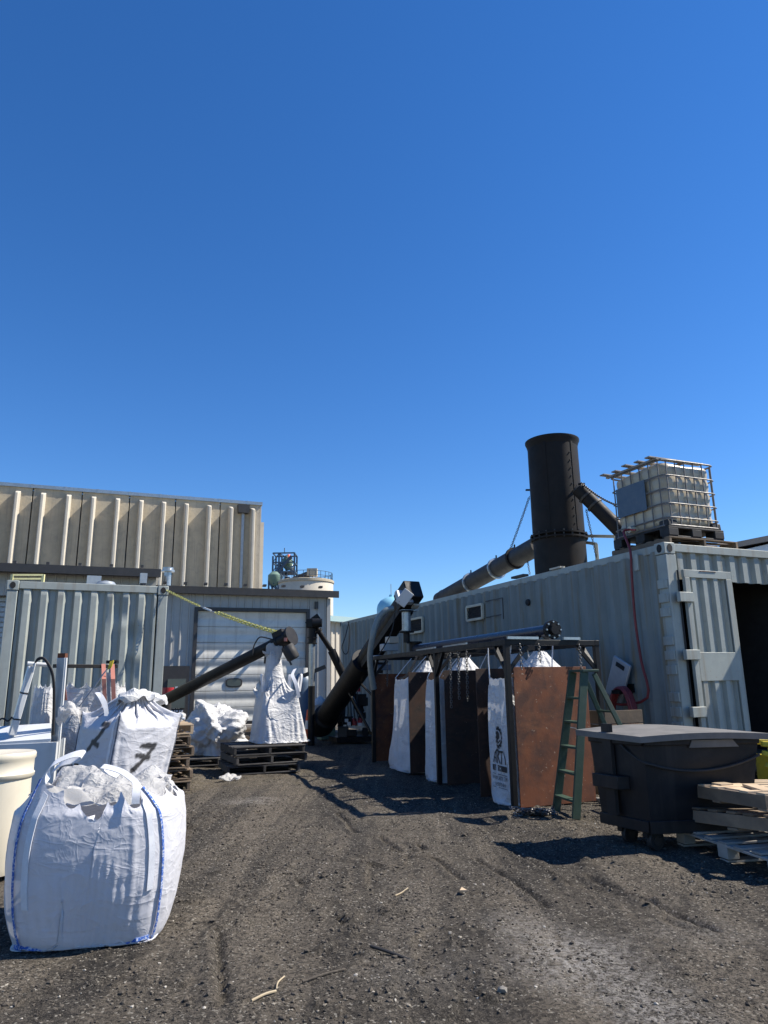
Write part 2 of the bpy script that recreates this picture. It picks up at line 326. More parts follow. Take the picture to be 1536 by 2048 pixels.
M['dchain'] = mat('dark_chain', (.06, .055, .05), (.03, .03, .03), rough=.45, metal=.6, scale=20)
M['red'] = mat('red_plastic', (.40, .025, .03), (.32, .02, .025), rough=.4)
M['hose'] = mat('red_rubber_hose', (.22, .028, .03), (.15, .02, .022), rough=.5)
M['green'] = mat('green_ladder_paint', (.02, .05, .03), (.03, .06, .04), rough=.6, scale=8, dirt=(.07, .075, .06), dirt_amt=.6, bump=.001)
M['gbin'] = mat('pale_green_bin', (.16, .24, .18), (.13, .20, .15), rough=.5)
M['dump'] = mat('dumpster_paint', (.009, .0095, .012), (.015, .015, .017), rough=.5, spec=.25, scale=3, streak=(.035, .03, .028), streak_amt=.5, dirt=(.035, .033, .032), dirt_amt=.6, bump=.003, bscale=5)
M['lid'] = mat('dusty_lid', (.11, .107, .10), (.17, .16, .15), rough=.75, scale=4, dirt=(.20, .19, .175), dirt_amt=.7, bump=.002, bscale=12)
M['rubber'] = mat('black_rubber', (.016, .016, .017), (.025, .024, .024), rough=.7)
M['duct'] = mat('grey_duct', (.20, .235, .235), (.16, .19, .19), rough=.35, scale=10)
M['tank'] = mat('blue_grey_tank', (.10, .15, .22), (.085, .13, .19), rough=.45)
M['label'] = mat('faded_blue_label', (.06, .10, .15), (.09, .125, .165), rough=.55, scale=8, dirt=(.14, .16, .18), dirt_amt=.5)
M['ibc'] = mat('milky_polyethylene', (.47, .41, .305), (.40, .345, .25), rough=.35, scale=2, dirt=(.50, .43, .32), dirt_amt=.5)
M['cage'] = mat('cage_tube', (.17, .165, .16), (.14, .11, .09), rough=.6, metal=.1, scale=9, mixlo=.5, mixhi=.7)
M['orange'] = mat('orange_cone', (.65, .09, .02), rough=.5)
M['pink'] = mat('salmon_webbing', (.55, .22, .16), (.48, .19, .14), rough=.7, scale=20)
M['web'] = mat('white_webbing', (.70, .71, .74), (.62, .63, .66), rough=.7, scale=30, bump=.001, bscale=200)
M['gweb'] = mat('grey_webbing', (.30, .31, .33), (.25, .26, .28), rough=.7, scale=30)
M['bseam'] = mat('blue_stitching', (.03, .11, .42), (.45, .50, .62), rough=.8, scale=90, mixlo=.5, mixhi=.56, bump=.002, bscale=150)
M['dseam'] = mat('dark_stitching', (.05, .06, .09), (.2, .22, .26), rough=.7, scale=60)
M['bag'] = fabric('white_woven_bag', (.60, .60, .63), (.55, .55, .585), crease=.0035, fine=.0006, sc=4, paint=True)
M['bagd'] = fabric('dusty_woven_bag', (.63, .63, .63), (.46, .46, .465), crease=.010, sc=4)
M['bagc'] = fabric('hanging_woven_bag', (.62, .63, .65), (.50, .51, .53), crease=.010, sc=4)
M['liner'] = fabric('clear_liner', (.70, .69, .67), (.60, .59, .57), crease=.008, sc=7, trans=.45)
M['ink'] = mat('black_ink', (.02, .02, .022), rough=.7)
M['inkw'] = mat('white_ink', (.6, .61, .62), rough=.7)
M['dark'] = mat('dark_opening', (.012, .012, .013), rough=.8)
M['wtower'] = mat('pale_blue_tank_paint', (.25, .52, .66), (.22, .47, .60), rough=.4)
M['lattice'] = mat('dark_blue_steelwork', (.05, .085, .13), (.07, .10, .14), rough=.5)
M['roofblue'] = mat('pale_roof_sheet', (.36, .50, .50), rough=.5)
g = bpy.data.materials.new('window_glass'); g.use_nodes = True; _b = g.node_tree.nodes['Principled BSDF']; _b.inputs['Base Color'].default_value = (.10, .12, .11, 1); _b.inputs['Roughness'].default_value = .12; M['glass'] = g

# ------------------------------------------------------------------ ground
def axis(lo, hi, st, far_lo, far_hi, g=1.12):
    a = list(np.arange(lo, hi, st)); x, d = a[-1], st
    while x < far_hi: d *= g; x += d; a.append(x)
    x, d = lo, st; b = []
    while x > far_lo: d *= g; x -= d; b.append(x)
    return np.array(b[::-1]+a)
def ground_height(x, y):
    fade = np.clip((30-np.hypot(x, y))/18, 0, 1)
    s = x*.97+y*.22
    tr = np.sin(s*4.1+fbm(x*.25, y*.25, 5)*5)*.5+.5
    grv = 0
    for (xa, ya, xb, yb) in ((.70, 6.2, 1.02, 4.9), (1.45, 5.7, 1.95, 4.0), (-.56, 8.5, -.28, 7.3), (-.68, 5.7, -.05, 4.15), (-.1, 7.2, .15, 6.2), (.2, 6.9, .62, 5.2), (1.0, 6.6, 1.3, 5.4), (-1.0, 4.6, -.75, 3.6)):
        dx_, dy_ = xb-xa, yb-ya; ll = math.hypot(dx_, dy_); tt = np.clip(((x-xa)*dx_+(y-ya)*dy_)/ll**2, 0, 1); pd_ = ((x-xa)*dy_-(y-ya)*dx_)/ll+.05*(fbm(x*3, y*3, 90, 3)-.45); on = (tt > .01) & (tt < .99); grv = grv-np.where(on, .035*np.exp(-(pd_/.022)**2)-.016*np.exp(-((pd_-.06)/.03)**2), 0)*(fbm(x*2.2, y*2.2, 91, 2) > .30)
    rut = grv-(tr**6)*.03*(fbm(x*.7, y*.35, 9) > .42)
    chev = np.where(tr > .55, np.sin(y*42+x*10)*.004, 0)*(fbm(x*.8, y*.5, 31) > .47)
    h = (fbm(x*.5, y*.5, 1, 3)-.45)*.06 + (fbm(x*3.2, y*3.2, 2, 4)-.45)*.045 + rut + chev
    cl = np.clip(fbm(x*9, y*9, 3, 3)-.5, 0, 1)*.11*np.clip((fbm(x*1.1, y*1.1, 11)-.36)*6, 0, 1)
    return (h+cl)*fade-.012
gx = axis(-4.6, 4.6, .022, -900, 900); gy = axis(2.6, 9.0, .022, -60, 1400)
XX, YY = np.meshgrid(gx, gy); ZZ = ground_height(XX, YY)
gm = MB(); gm.grid(np.stack([XX, YY, ZZ], -1)[::1])
mg = bpy.data.materials.new('charred_dirt'); mg.use_nodes = True; nt = mg.node_tree; N, L = nt.nodes, nt.links; b = N['Principled BSDF']; b.inputs['Roughness'].default_value = .95; b.inputs['Specular IOR Level'].default_value = .2
tc = N.new('ShaderNodeTexCoord')
def gn(sc, det, dist=0., ro=.6, vec=None):
    n = N.new('ShaderNodeTexNoise'); n.inputs['Scale'].default_value = sc; n.inputs['Detail'].default_value = det; n.inputs['Distortion'].default_value = dist; n.inputs['Roughness'].default_value = ro; L.new(vec or tc.outputs['Object'], n.inputs[0]); return n.outputs[0]
def gr(f, *st):
    r = N.new('ShaderNodeValToRGB'); e = r.color_ramp.elements
    while len(e) < len(st): e.new(.5)
    for q, (p, c) in zip(e, st): q.position = p; q.color = tuple(c)+(1,) if len(c) == 3 else c
    L.new(f, r.inputs[0]); return r.outputs[0]
def gmix(f, a, c):
    x = N.new('ShaderNodeMixRGB'); 
    if isinstance(f, float): x.inputs[0].default_value = f
    else: L.new(f, x.inputs[0])
    for k, q in ((1, a), (2, c)):
        if isinstance(q, tuple): x.inputs[k].default_value = q+(1,)
        else: L.new(q, x.inputs[k])
    return x.outputs[0]
def gmul(a, c):
    x = N.new('ShaderNodeMath'); x.operation = 'MULTIPLY'; L.new(a, x.inputs[0])
    if isinstance(c, float): x.inputs[1].default_value = c
    else: L.new(c, x.inputs[1])
    return x.outputs[0]
def patch(cx, cy, rx, ry):
    m = N.new('ShaderNodeMapping'); m.vector_type = 'POINT'; m.inputs['Location'].default_value = (-cx/rx, -cy/ry, 0); m.inputs['Scale'].default_value = (1/rx, 1/ry, 0); L.new(tc.outputs['Object'], m.inputs[0])
    ln = N.new('ShaderNodeVectorMath'); ln.operation = 'LENGTH'; L.new(m.outputs[0], ln.inputs[0]); mr = N.new('ShaderNodeMapRange'); mr.inputs[1].default_value = 1.0; mr.inputs[2].default_value = .2; L.new(ln.outputs['Value'], mr.inputs[0]); return mr.outputs[0]
mp = N.new('ShaderNodeMapping'); mp.inputs['Rotation'].default_value = (0, 0, R(-14)); mp.inputs['Scale'].default_value = (3.4, .30, 1); L.new(tc.outputs['Object'], mp.inputs[0])
c = gmix(gr(gn(.55, 8, .6, .65), (.35, (0, 0, 0)), (.65, (1, 1, 1))), (.092, .077, .060), (.225, .190, .146))
c = gmix(gmul(gr(gn(.9, 8, .5, .6, mp.outputs[0]), (.45, (0, 0, 0)), (.58, (1, 1, 1))), .85), c, (.032, .031, .031))
for cx_, cy_, rx, ry, k, col_ in ((.12, 4.6, .30, 1.5, .9, (.23, .20, .163)), (.50, 4.9, .26, 1.3, .85, (.032, .030, .030)), (-.55, 5.4, .35, 1.6, .6, (.22, .19, .155)), (1.3, 5.9, .7, .5, .8, (.034, .032, .031)), (1.75, 5.2, .35, 1.2, .8, (.042, .04, .039)), (-.9, 3.4, .8, .5, .5, (.045, .041, .038))): c = gmix(gmul(gmul(gr(gn(3.0, 8, .5, .65), (.35, (0, 0, 0)), (.6, (1, 1, 1))), patch(cx_, cy_, rx, ry)), k), c, col_)
mp4 = N.new('ShaderNodeMapping'); mp4.inputs['Rotation'].default_value = (0, 0, R(-13)); mp4.inputs['Scale'].default_value = (1.9, .13, 1); L.new(tc.outputs['Object'], mp4.inputs[0]); band = gn(1.0, 5, .5, .6, mp4.outputs[0])
c = gmix(gmul(gr(band, (.53, (0, 0, 0)), (.60, (1, 1, 1))), .8), c, (.235, .198, .152))
c = gmix(gmul(gr(band, (.40, (1, 1, 1)), (.47, (0, 0, 0))), .85), c, (.040, .036, .033))
mp3 = N.new('ShaderNodeMapping'); mp3.inputs['Rotation'].default_value = (0, 0, R(-15)); mp3.inputs['Scale'].default_value = (9.0, .35, 1); L.new(tc.outputs['Object'], mp3.inputs[0])
c = gmix(gmul(gr(gn(1.0, 5, .4, .55, mp3.outputs[0]), (.60, (0, 0, 0)), (.66, (1, 1, 1))), .65), c, (.030, .028, .027))
c = gmix(gmul(gr(gn(16, 8, .3, .75), (.42, (0, 0, 0)), (.68, (1, 1, 1))), .55), c, (.30, .262, .21))
c = gmix(gmul(gr(gn(45, 5, 0, .7), (.48, (0, 0, 0)), (.56, (1, 1, 1))), .7), c, (.026, .024, .022))
straw = gr(gn(7, 9, 1.5, .75), (.44, (0, 0, 0)), (.6, (1, 1, 1)))
for q, k in ((patch(-2.9, 11.6, 1.6, 2.4), .85), (patch(-1.2, 11.2, 1.3, 1.6), .5), (patch(1.9, 7.8, .9, .6), .6)): c = gmix(gmul(gmul(straw, q), k), c, (.20, .165, .105))
dust = gr(gn(22, 10, .8, .85), (.45, (0, 0, 0)), (.57, (1, 1, 1)))
for cx_, cy_, rx, ry, k in ((.95, 4.05, .48, .6, 1.0), (1.15, 3.45, .34, .55, .9), (.75, 4.6, .3, .4, .5), (-1.7, 9.2, .5, .35, .6), (1.7, 4.4, .5, .3, .3), (.2, 3.9, .5, .4, .22)): c = gmix(gmul(gmul(dust, patch(cx_, cy_, rx, ry)), k), c, (.50, .47, .43))
def vor(sc, rnd=1.0):
    v = N.new('ShaderNodeTexVoronoi'); v.inputs['Scale'].default_value = sc; v.inputs['Randomness'].default_value = rnd; L.new(tc.outputs['Object'], v.inputs[0]); sp_ = N.new('ShaderNodeSeparateColor'); L.new(v.outputs['Color'], sp_.inputs[0]); return v.outputs['Distance'], sp_.outputs[0], sp_.outputs[1]
msk = gr(gn(.9, 6, .8, .6), (.40, (.15, .15, .15)), (.60, (1, 1, 1)))
vd, va_, vb = vor(95); vd2, vc_, ve = vor(210); vd3, vf, vg = vor(42)
c = gmix(gmul(gmul(gr(va_, (.66, (0, 0, 0)), (.76, (1, 1, 1))), msk), .75), c, (.030, .027, .024))
c = gmix(gmul(gmul(gr(vc_, (.72, (0, 0, 0)), (.80, (1, 1, 1))), msk), .6), c, (.27, .235, .19))
c = gmix(gmul(gr(vb, (.955, (0, 0, 0)), (.965, (1, 1, 1))), .75), c, (.46, .42, .35))
c = gmix(gmul(gmul(gr(vf, (.80, (0, 0, 0)), (.84, (1, 1, 1))), gr(gn(1.6, 5, .4), (.48, (0, 0, 0)), (.6, (1, 1, 1)))), .6), c, (.035, .032, .03))
L.new(c, b.inputs['Base Color'])
bpv = N.new('ShaderNodeBump'); bpv.inputs['Distance'].default_value = .009; bpv.invert = True; L.new(vd, bpv.inputs['Height'])
bp = N.new('ShaderNodeBump'); bp.inputs['Distance'].default_value = .03; L.new(gn(55, 8, .4, .8), bp.inputs['Height'])
bp2 = N.new('ShaderNodeBump'); bp2.inputs['Distance'].default_value = .016; L.new(bpv.outputs[0], bp.inputs['Normal']); L.new(gn(190, 4, .2, .7), bp2.inputs['Height']); L.new(bp.outputs[0], bp2.inputs['Normal']); L.new(bp2.outputs[0], b.inputs['Normal'])
gnd = gm.build('ground', mg, None, smooth='all'); gnd['kind'] = 'structure'

# ------------------------------------------------------------------ shared sheet profile
def corr(P0, ux, nz, length, z0, z1, period, depth, flat=.45, slant=.15, zs=None, dent=None, start=0.0):
    """Trapezoid corrugation along ux from P0, standing out along nz; returns a builder."""
    xs = [(0, 0)]; x = start
    while x < length:
        for a, o in ((0, 0), (slant, 1), (slant+flat, 1), (2*slant+flat, 0)):
            t = x+a*period
            if 0 < t < length: xs.append((t, o*depth))
        x += period
    xs.append((length, 0)); zs = [z0, z1] if zs is None else zs
    P = np.zeros((len(zs), len(xs), 3))
    for i, z in enumerate(zs):
        for j, (x, o) in enumerate(xs):
            P[i, j] = np.asarray(P0)+np.asarray(ux)*x+np.asarray(nz)*(o+(dent(x, z) if dent else 0))+ZV*z
    return MB().grid(P)

# ------------------------------------------------------------------ metal building with the garage door
BY = R(18.57); bu = A(math.cos(BY), math.sin(BY), 0); bn = A(math.sin(BY), -math.cos(BY), 0)   # along the front, outward
BD = A(-6.86, 26.0, 0)                                                                         # foot of the door's left jamb
def bx(px, py): p = onp(px, py, BD, bn)-BD; return float(np.dot(p, bu)), float(p[2])
xr = bx(655, 1300)[0]; ze = bx(500, 1181)[1]; zlow = bx(340, 1180)[1]; xl = bx(-60, 1300)[0]
xs_end = bx(312, 1160)[0]
mbld = T('metal_building', 'grey metal-sided building with white sectional garage door behind the yard', 'building', BD, BY)
dw, dh = 4.03, 4.03
ze = bx(500, 1183)[1]
def bp_(x, z, o=0.0): return BD+bu*x+bn*o+ZV*z
# front wall as three ribbed sheets around the door
def sid(x0, x1, z0, z1, o=0.0): return corr(bp_(x0, 0, o), bu, bn, x1-x0, z0, z1, .30, .035, .12, .06)
sid(xl, -.12, 0, ze).build('wall', M['siding'], mbld); sid(dw+.12, xr, 0, ze).build('wall', M['siding'], mbld); sid(-.12, dw+.12, dh+.1, ze).build('wall', M['siding'], mbld)
corr(bp_(xr, 0), -bn, bu, 14, 0, ze+.1, .30, .035, .12, .06).build('side_wall', M['siding'], mbld)
MB().box(bp_((xl+xr)/2, ze/2, -7), (xr-xl-.1, 13.6, ze-.05), bu, -bn).build('wall_core', M['siding'], mbld)
rf = MB().prism([bp_(xs_end-.2, ze+.02, .22), bp_(xr+.35, ze-.02, .22), bp_(xr+.35, ze+1.2, -14), bp_(xs_end-.2, ze+1.2, -14)], ZV, .05).build('roof', M['siding'], mbld)
MB().bar(bp_(xs_end-.2, ze-.02, .26), bp_(xr+.38, ze-.06, .26), .06, .26).build('eave_trim', M['eave'], rf)
MB().b2((0, 0, 0), (1, 1, 1))
MB().add([bp_(xs_end, ze-.14, .2), bp_(xr+.3, ze-.16, .2), bp_(xr+.3, ze-.16, .02), bp_(xs_end, ze-.14, .02)], [(0, 1, 2, 3)]).build('soffit', M['eave'], rf)
for k in range(9):
    x = xs_end+.3+k*(xr-xs_end)/9; MB().box(bp_(x, ze+.17, .5), (.12, .25, .07), bu, bn).build('snow_guard', M['eave'], rf)
MB().bar(bp_(xr+.02, 0, .03), bp_(xr+.02, ze-.2, .03), .14, .1, bn).build('corner_trim', M['siding'], mbld)
gd = MB().b2((0, 0, 0), (0, 0, 0)); gd = None
door = T  # placeholder name kept free
fr = MB(); fr.bar(bp_(-.06, 0, .03), bp_(-.06, dh+.06, .03), .13, .12, bn); fr.bar(bp_(dw+.06, 0, .03), bp_(dw+.06, dh+.06, .03), .13, .12, bn); fr.bar(bp_(-.12, dh+.06, .035), bp_(dw+.12, dh+.06, .035), .12, .12, bn)
gdo = fr.build('garage_door', M['eave'], mbld)
np_ = 7
for k in range(np_):
    z0, z1 = k*dh/np_, (k+1)*dh/np_
    P = []
    for z, o in ((z0+.004, -.075), (z0+.016, -.06), (z0+.2, -.06), (z0+.21, -.066), (z0+.36, -.066), (z0+.37, -.06), (z1-.016, -.06), (z1-.004, -.075)): P.append([bp_(x, z, o) for x in np.linspace(0.0, dw, 9)])
    pn = MB().grid(np.array(P)).build('panel', M['garage'], gdo)
MB().box(bp_(dw/2, .05, -.03), (dw, .06, .10), bu, bn).build('bottom_seal', M['rubber'], gdo)
for x in (dw*.345, dw*.655):
    z = dh/np_*2.5; fo = []; gl = []
    for k in range(24):
        a = 2*math.pi*k/24; cx_, sy_ = sq(np.array(a), 3.4); fo.append((float(cx_)*.30, float(sy_)*.165)); gl.append((float(cx_)*.25, float(sy_)*.12))
    w = MB(); w.prism([bp_(x+p[0], z+p[1], -.062) for p in fo], bn, .03); wo_ = w.build('window', M['eave'], gdo)
    MB().prism([bp_(x+p[0], z+p[1], -.035) for p in gl], bn, .008).build('pane', M['glass'], wo_)
# dark service door, left of the garage door
d0, d1 = bx(330, 1400)[0]-.3, bx(376, 1400)[0]; dz = bx(350, 1332)[1]
sd = MB(); sd.b2((0, 0, 0), (0, 0, 0)); sd = MB(); sd.box(bp_((d0+d1)/2, dz/2, .02), (d1-d0, .14, dz), bu, bn); sdo = sd.build('service_door', M['eave'], mbld)
MB().box(bp_((d0+d1)/2+.12, dz-.95, .1), (.62, .05, 1.0), bu, bn).build('pane', M['glass'], sdo)
MB().box(bp_((d0+d1)/2+.12, dz-.75, .13), (.09, .01, .07), bu, bn).build('notice', M['inkw'], sdo)
lt = MB(); rr_ = random.Random(3)
for row in range(3):
    x = (d0+d1)/2-.1+.05*row
    for k in range(5): w_ = rr_.uniform(.03, .07); lt.box(bp_(x, .72-.11*row, .098), (w_, .006, .06), bu, bn); x += w_+.03
lt.build('lettering', M['inkw'], sdo)
MB().box(bp_(bx(632, 1211)[0], bx(632, 1211)[1], .08), (.12, .12, .28), bu, bn).build('lamp', M['eave'], mbld)
# left, taller section with its own eave
zt = bx(150, 1146)[1]
sid(xl, xs_end, ze-.4, zt, .5).build('upper_wall', M['siding'], mbld)
MB().box(bp_((xl+xs_end)/2, (ze+zt)/2, -3), (xs_end-xl, 6.9, zt-ze-.1), bu, bn).build('upper_wall_core', M['siding'], mbld)
r2 = MB().prism([bp_(xl, zt+.0, 1.05), bp_(xs_end+.12, zt-.04, 1.05), bp_(xs_end+.12, zt+.5, -7), bp_(xl, zt+.5, -7)], ZV, .05).build('upper_roof', M['siding'], mbld)
MB().bar(bp_(xl, zt-.03, 1.08), bp_(xs_end+.14, zt-.07, 1.08), .06, .28).build('upper_eave_trim', M['eave'], r2)
MB().add([bp_(xl, zt-.13, 1.0), bp_(xs_end+.1, zt-.15, 1.0), bp_(xs_end+.1, zt-.15, .4), bp_(xl, zt-.13, .4)], [(0, 1, 2, 3)]).build('upper_soffit', M['eave'], r2)
for k in range(7): MB().box(bp_(xs_end-.5-k*1.0, zt+.16, .9), (.1, .2, .09), bu, bn).build('snow_guard', M['eave'], r2)
sh = MB(); 
for k in range(26): sh.box(bp_(xl+ (bx(8, 1250)[0]-xl)/2, .2+k*.17, .1), (bx(8, 1250)[0]-xl, .03, .13), bu, bn)
sh.build('roller_shutter', M['whitem'], mbld)
# vent pipe on the roof
vp = bp_(bx(335, 1175)[0], ze+.1, -.6); vz = bx(335, 1140)[1]
vpo = T('roof_vent_pipe', 'slim galvanised vent pipe with flat cap on metal roof edge', 'vent pipe', vp)
MB().cyl(vp, A(vp[0], vp[1], vz+.05), .13, 20).build('pipe', M['galv'], vpo)
MB().lathe(A(vp[0], vp[1], vz+.02), [(.0, 0), (.24, 0), (.24, .06), (.19, .1), (.19, .16), (.0, .17)], 20).build('cap', M['galv'], vpo)

# ------------------------------------------------------------------ ribbed concrete building behind
CO = BD - bn*16; cy = R(20.5); cu = A(math.cos(cy), math.sin(cy), 0); cn = A(math.sin(cy), -math.cos(cy), 0)
def cx2(px, py): p = onp(px, py, CO, cn)-CO; return float(np.dot(p, cu)), float(p[2])
cxr, czt = cx2(523, 1010); cxl, czl = cx2(-40, 967)
def cp(x, z, o=0.0): return CO+cu*x+cn*o+ZV*z
cb = T('concrete_building', 'tall tan precast concrete building with projecting vertical ribs', 'building', CO, cy)
def topz(x): return czl+(czt-czl)*(x-cxl)/(cxr-cxl)
ribx = [cx2(px, 1100)[0] for px in (-22, 24, 76, 128, 179, 228, 276, 322, 368, 414, 458, 502)]
joints = [cx2(px, 1100)[0] for px in (54, 155, 252, 346, 437)]
ed = [cxl]+joints+[cxr]
for k in range(len(ed)-1):
    a, c_ = ed[k]+.03, ed[k+1]-.03
    MB().prism([cp(a, 2, -.3), cp(c_, 2, -.3), cp(c_, topz(c_)-.02, -.3), cp(a, topz(a)-.02, -.3)], cn, .3).build('panel', M['conc'], cb, bevel=.015)
MB().prism([cp(cxl, 1, -.6), cp(cxr-.05, 1, -.6), cp(cxr-.05, topz(cxr)-.1, -.6), cp(cxl, topz(cxl)-.1, -.6)], cn, .28).build('backing', M['eave'], cb)
for x in ribx:
    zt_ = topz(x)-.35; w0 = .11
    MB().add([cp(x-w0*1.3, 2, 0), cp(x+w0*1.3, 2, 0), cp(x+w0*.8, 2, .62), cp(x-w0*.8, 2, .62), cp(x-w0*1.3, zt_+.1, 0), cp(x+w0*1.3, zt_+.1, 0), cp(x+w0*.8, zt_-.12, .62), cp(x-w0*.8, zt_-.12, .62)],
             [(3, 2, 1, 0), (4, 5, 6, 7), (0, 1, 5, 4), (1, 2, 6, 5), (2, 3, 7, 6), (3, 0, 4, 7)]).build('rib', M['concl'], cb, bevel=.04)
cap = MB().bar(cp(cxl, topz(cxl)+.06, -.15), cp(cxr+.05, topz(cxr)+.06, -.15), .5, .2).build('coping', M['galv'], cb)
nseg = 9
for k in range(nseg): x = cxl+(cxr-cxl)*(k+.5)/nseg; MB().box(cp(x, topz(x)+.06, -.15), (.12, .52, .23), cu, cn).build('coping_joint', M['galv'], cap)
MB().prism([cp(cxr, 2, 0), cp(cxr, 2, -3), cp(cxr, topz(cxr), -3), cp(cxr, topz(cxr), 0)], -cu, .3).build('side_panel', M['concl'], cb)
sx = cx2(536, 1100)[0]; sz = cx2(537, 1030)[1]
MB().prism([cp(cxr-1, 2, -3.02), cp(cxr+.75, 2, -3.02), cp(cxr+.75, sz+.2, -3.02), cp(cxr-1, sz+.2, -3.02)], -cn, 9).build('rear_bay', M['concl'], cb)
dx = cx2(483, 1100)[0]; dzt = cx2(483, 1012)[1]
MB().box(cp(dx, dzt-.25, .2), (.62, .4, .5), cu, cn, tp=1.15).build('scupper', M['eave'], cb)
MB().bar(cp(dx, 2, .08), cp(dx, dzt-.4, .08), .16, .16, cn).build('downspout', M['whitem'], cb)

# ------------------------------------------------------------------ far things
sc = at(611, 1300, 78); srad = 53.5/F_PX*78*1.01
zs_t = at(611, 1166, 78)[2]
silo = T('grain_silo', 'round tan concrete silo with flat top behind the metal building', 'silo', (sc[0], sc[1], 0))
MB().lathe((sc[0], sc[1], 0), [(srad, 0), (srad, zs_t), (srad*.98, zs_t+.1), (0, zs_t+.25)], 64).build('shell', M['concl'], silo)
MB().lathe((sc[0], sc[1], zs_t-.15), [(srad+.02, 0), (srad+.1, .05), (srad+.1, .3), (srad, .35)], 64).build('top_ring', M['conc'], silo)
rl = MB()
for k in range(28): a = 2*math.pi*k/28; p = A(sc[0]+math.cos(a)*srad*.97, sc[1]+math.sin(a)*srad*.97, zs_t); rl.bar(p, p+ZV*1.0, .05)
for z in (.55, 1.0): rl.tube([A(sc[0]+math.cos(a)*srad*.97, sc[1]+math.sin(a)*srad*.97, zs_t+z) for a in np.linspace(0, 2*math.pi, 41)], .03, 5)
rl.build('guard_rail', M['lattice'], silo)
cv = T('roof_conveyor', 'small inclined conveyor leg standing on the silo top', 'conveyor', (sc[0], sc[1], zs_t+.2))
a_, b_ = at(588, 1160, 77), at(621, 1147, 77)
MB().bar(a_, b_, .7, .6).build('trough', M['pipe'], cv)
MB().box(b_+A(.2, 0, .1), (1.1, 1, .8)).build('head', M['conc'], cv)
lg = MB()
for px in (612, 618, 624): lg.bar(at(px, 1152, 77), at(px-3+(px-612)*.5, 1163, 77), .12)
lg.build('support', M['lattice'], cv)
# lattice process tower
tw = T('lattice_tower', 'dark blue steel lattice tower with platforms left of the silo', 'tower', A(*at(562, 1300, 90)[:2], 0))
Yt = 90.0; tl = at(546, 1110, Yt); trp = at(589, 1108, Yt); zt1 = at(567, 1106, Yt)[2]; zb = at(567, 1200, Yt)[2]
fm = MB(); xs_ = [tl[0], (tl[0]+trp[0])/2-.6, trp[0]]; dpt = 2.6; nl = 6
for x in xs_:
    for y in (Yt, Yt+dpt): fm.bar(A(x, y, 0), A(x, y, zt1 if x > tl[0]+.1 or y > Yt else zt1-.4), .2)
fm.build('column', M['lattice'], tw)
for k in range(nl):
    z = zt1-(zt1-zb)*k/(nl-1); pf = MB()
    for y in (Yt, Yt+dpt): pf.bar(A(xs_[0], y, z), A(xs_[2], y, z), .16)
    for x in xs_: pf.bar(A(x, Yt, z), A(x, Yt+dpt, z), .14)
    if k: pf.bar(A(xs_[0], Yt, z), A(xs_[1], Yt, z+(zt1-zb)/(nl-1)), .09); pf.bar(A(xs_[1], Yt, z+(zt1-zb)/(nl-1)), A(xs_[2], Yt, z), .09)
    if k in (2, 3, 4): pf.box(A((xs_[1]+xs_[2])/2-.3*(k == 4), Yt+dpt/2, z), (2.3, dpt*.9, .15))
    pf.build('floor_frame', M['lattice'], tw)
for px, py, s_, mm in ((577, 1116, 1.1, 'orange'), (575, 1121, 1.6, 'gbin'), (556, 1147, 1.5, 'galv'), (560, 1136, 1.0, 'lattice'), (576, 1160, 1.0, 'eave'), (583, 1133, .8, 'galv')):
    q = at(px, py, Yt+1.2); MB().lathe(q-ZV*s_*.4, [(s_*.15, -s_*.4), (s_*.45, 0), (s_*.45, s_*.4), (s_*.2, s_*.8), (0, s_*.85)], 10).build('cyclone', M[mm], tw)
MB().tube([at(576, 1118, Yt+1), at(572, 1150, Yt+1), at(566, 1180, Yt+1)], .16, 6).build('duct', M['lattice'], tw)
MB().tube([at(583, 1112, Yt), at(560, 1139, Yt), at(545, 1160, Yt)], .2, 6).build('chute', M['lattice'], tw)
MB().tube([at(569, 1106, Yt), at(569, 1096, Yt)], .06, 5).build('mast', M['lattice'], tw)
lw = T('process_pipework', 'low tangle of blue steel pipework beside the concrete building', 'pipework', A(*at(545, 1300, 84)[:2], 0))
rr_ = random.Random(5); pw = MB()
for k in range(16):
    x = rr_.uniform(535, 560); y = rr_.uniform(1160, 1185); pw.bar(at(x, y, 84), at(x+rr_.uniform(-8, 8), y+rr_.choice((0, 14)), 84+rr_.uniform(-.5, .5)), .18)
for x in (538, 545, 552, 559): pw.bar(at(x, 1150, 84), A(*at(x, 1150, 84)[:2], 0), .2)
pw.build('pipe_rack', M['lattice'], lw)
MB().lathe(at(549, 1152, 84)-ZV*.8, [(.3, -.4), (.75, .3), (.75, .9), (.35, 1.3), (0, 1.35)], 14).build('vessel', M['gbin'], lw)
# water tower
Yw = 170.0; wc = at(783, 1240, Yw); wr = 29/F_PX*Yw; wz = at(783, 1193, Yw)[2]
wt = T('water_tower', 'pale blue domed water tower showing above the container roofs', 'water tower', (wc[0], wc[1], 0))
H_ = wr*1.1
MB().lathe((wc[0], wc[1], 0), [(wr*.25, 0), (wr*.22, wz-3.2*H_), (wr*.6, wz-2.6*H_), (wr, wz-1.7*H_), (wr, wz-.75*H_), (wr*.93, wz-.5*H_), (wr*.75, wz-.27*H_), (wr*.4, wz-.07*H_), (0, wz)], 40).build('tank', M['wtower'], wt, angle=60)
MB().cyl((wc[0], wc[1], wz), (wc[0], wc[1], wz+3.0), .1, 6).build('mast', M['galv'], wt)
MB().cyl((wc[0], wc[1], wz-.1), (wc[0], wc[1], wz+.4), .5, 10).build('hatch', M['wtower'], wt)
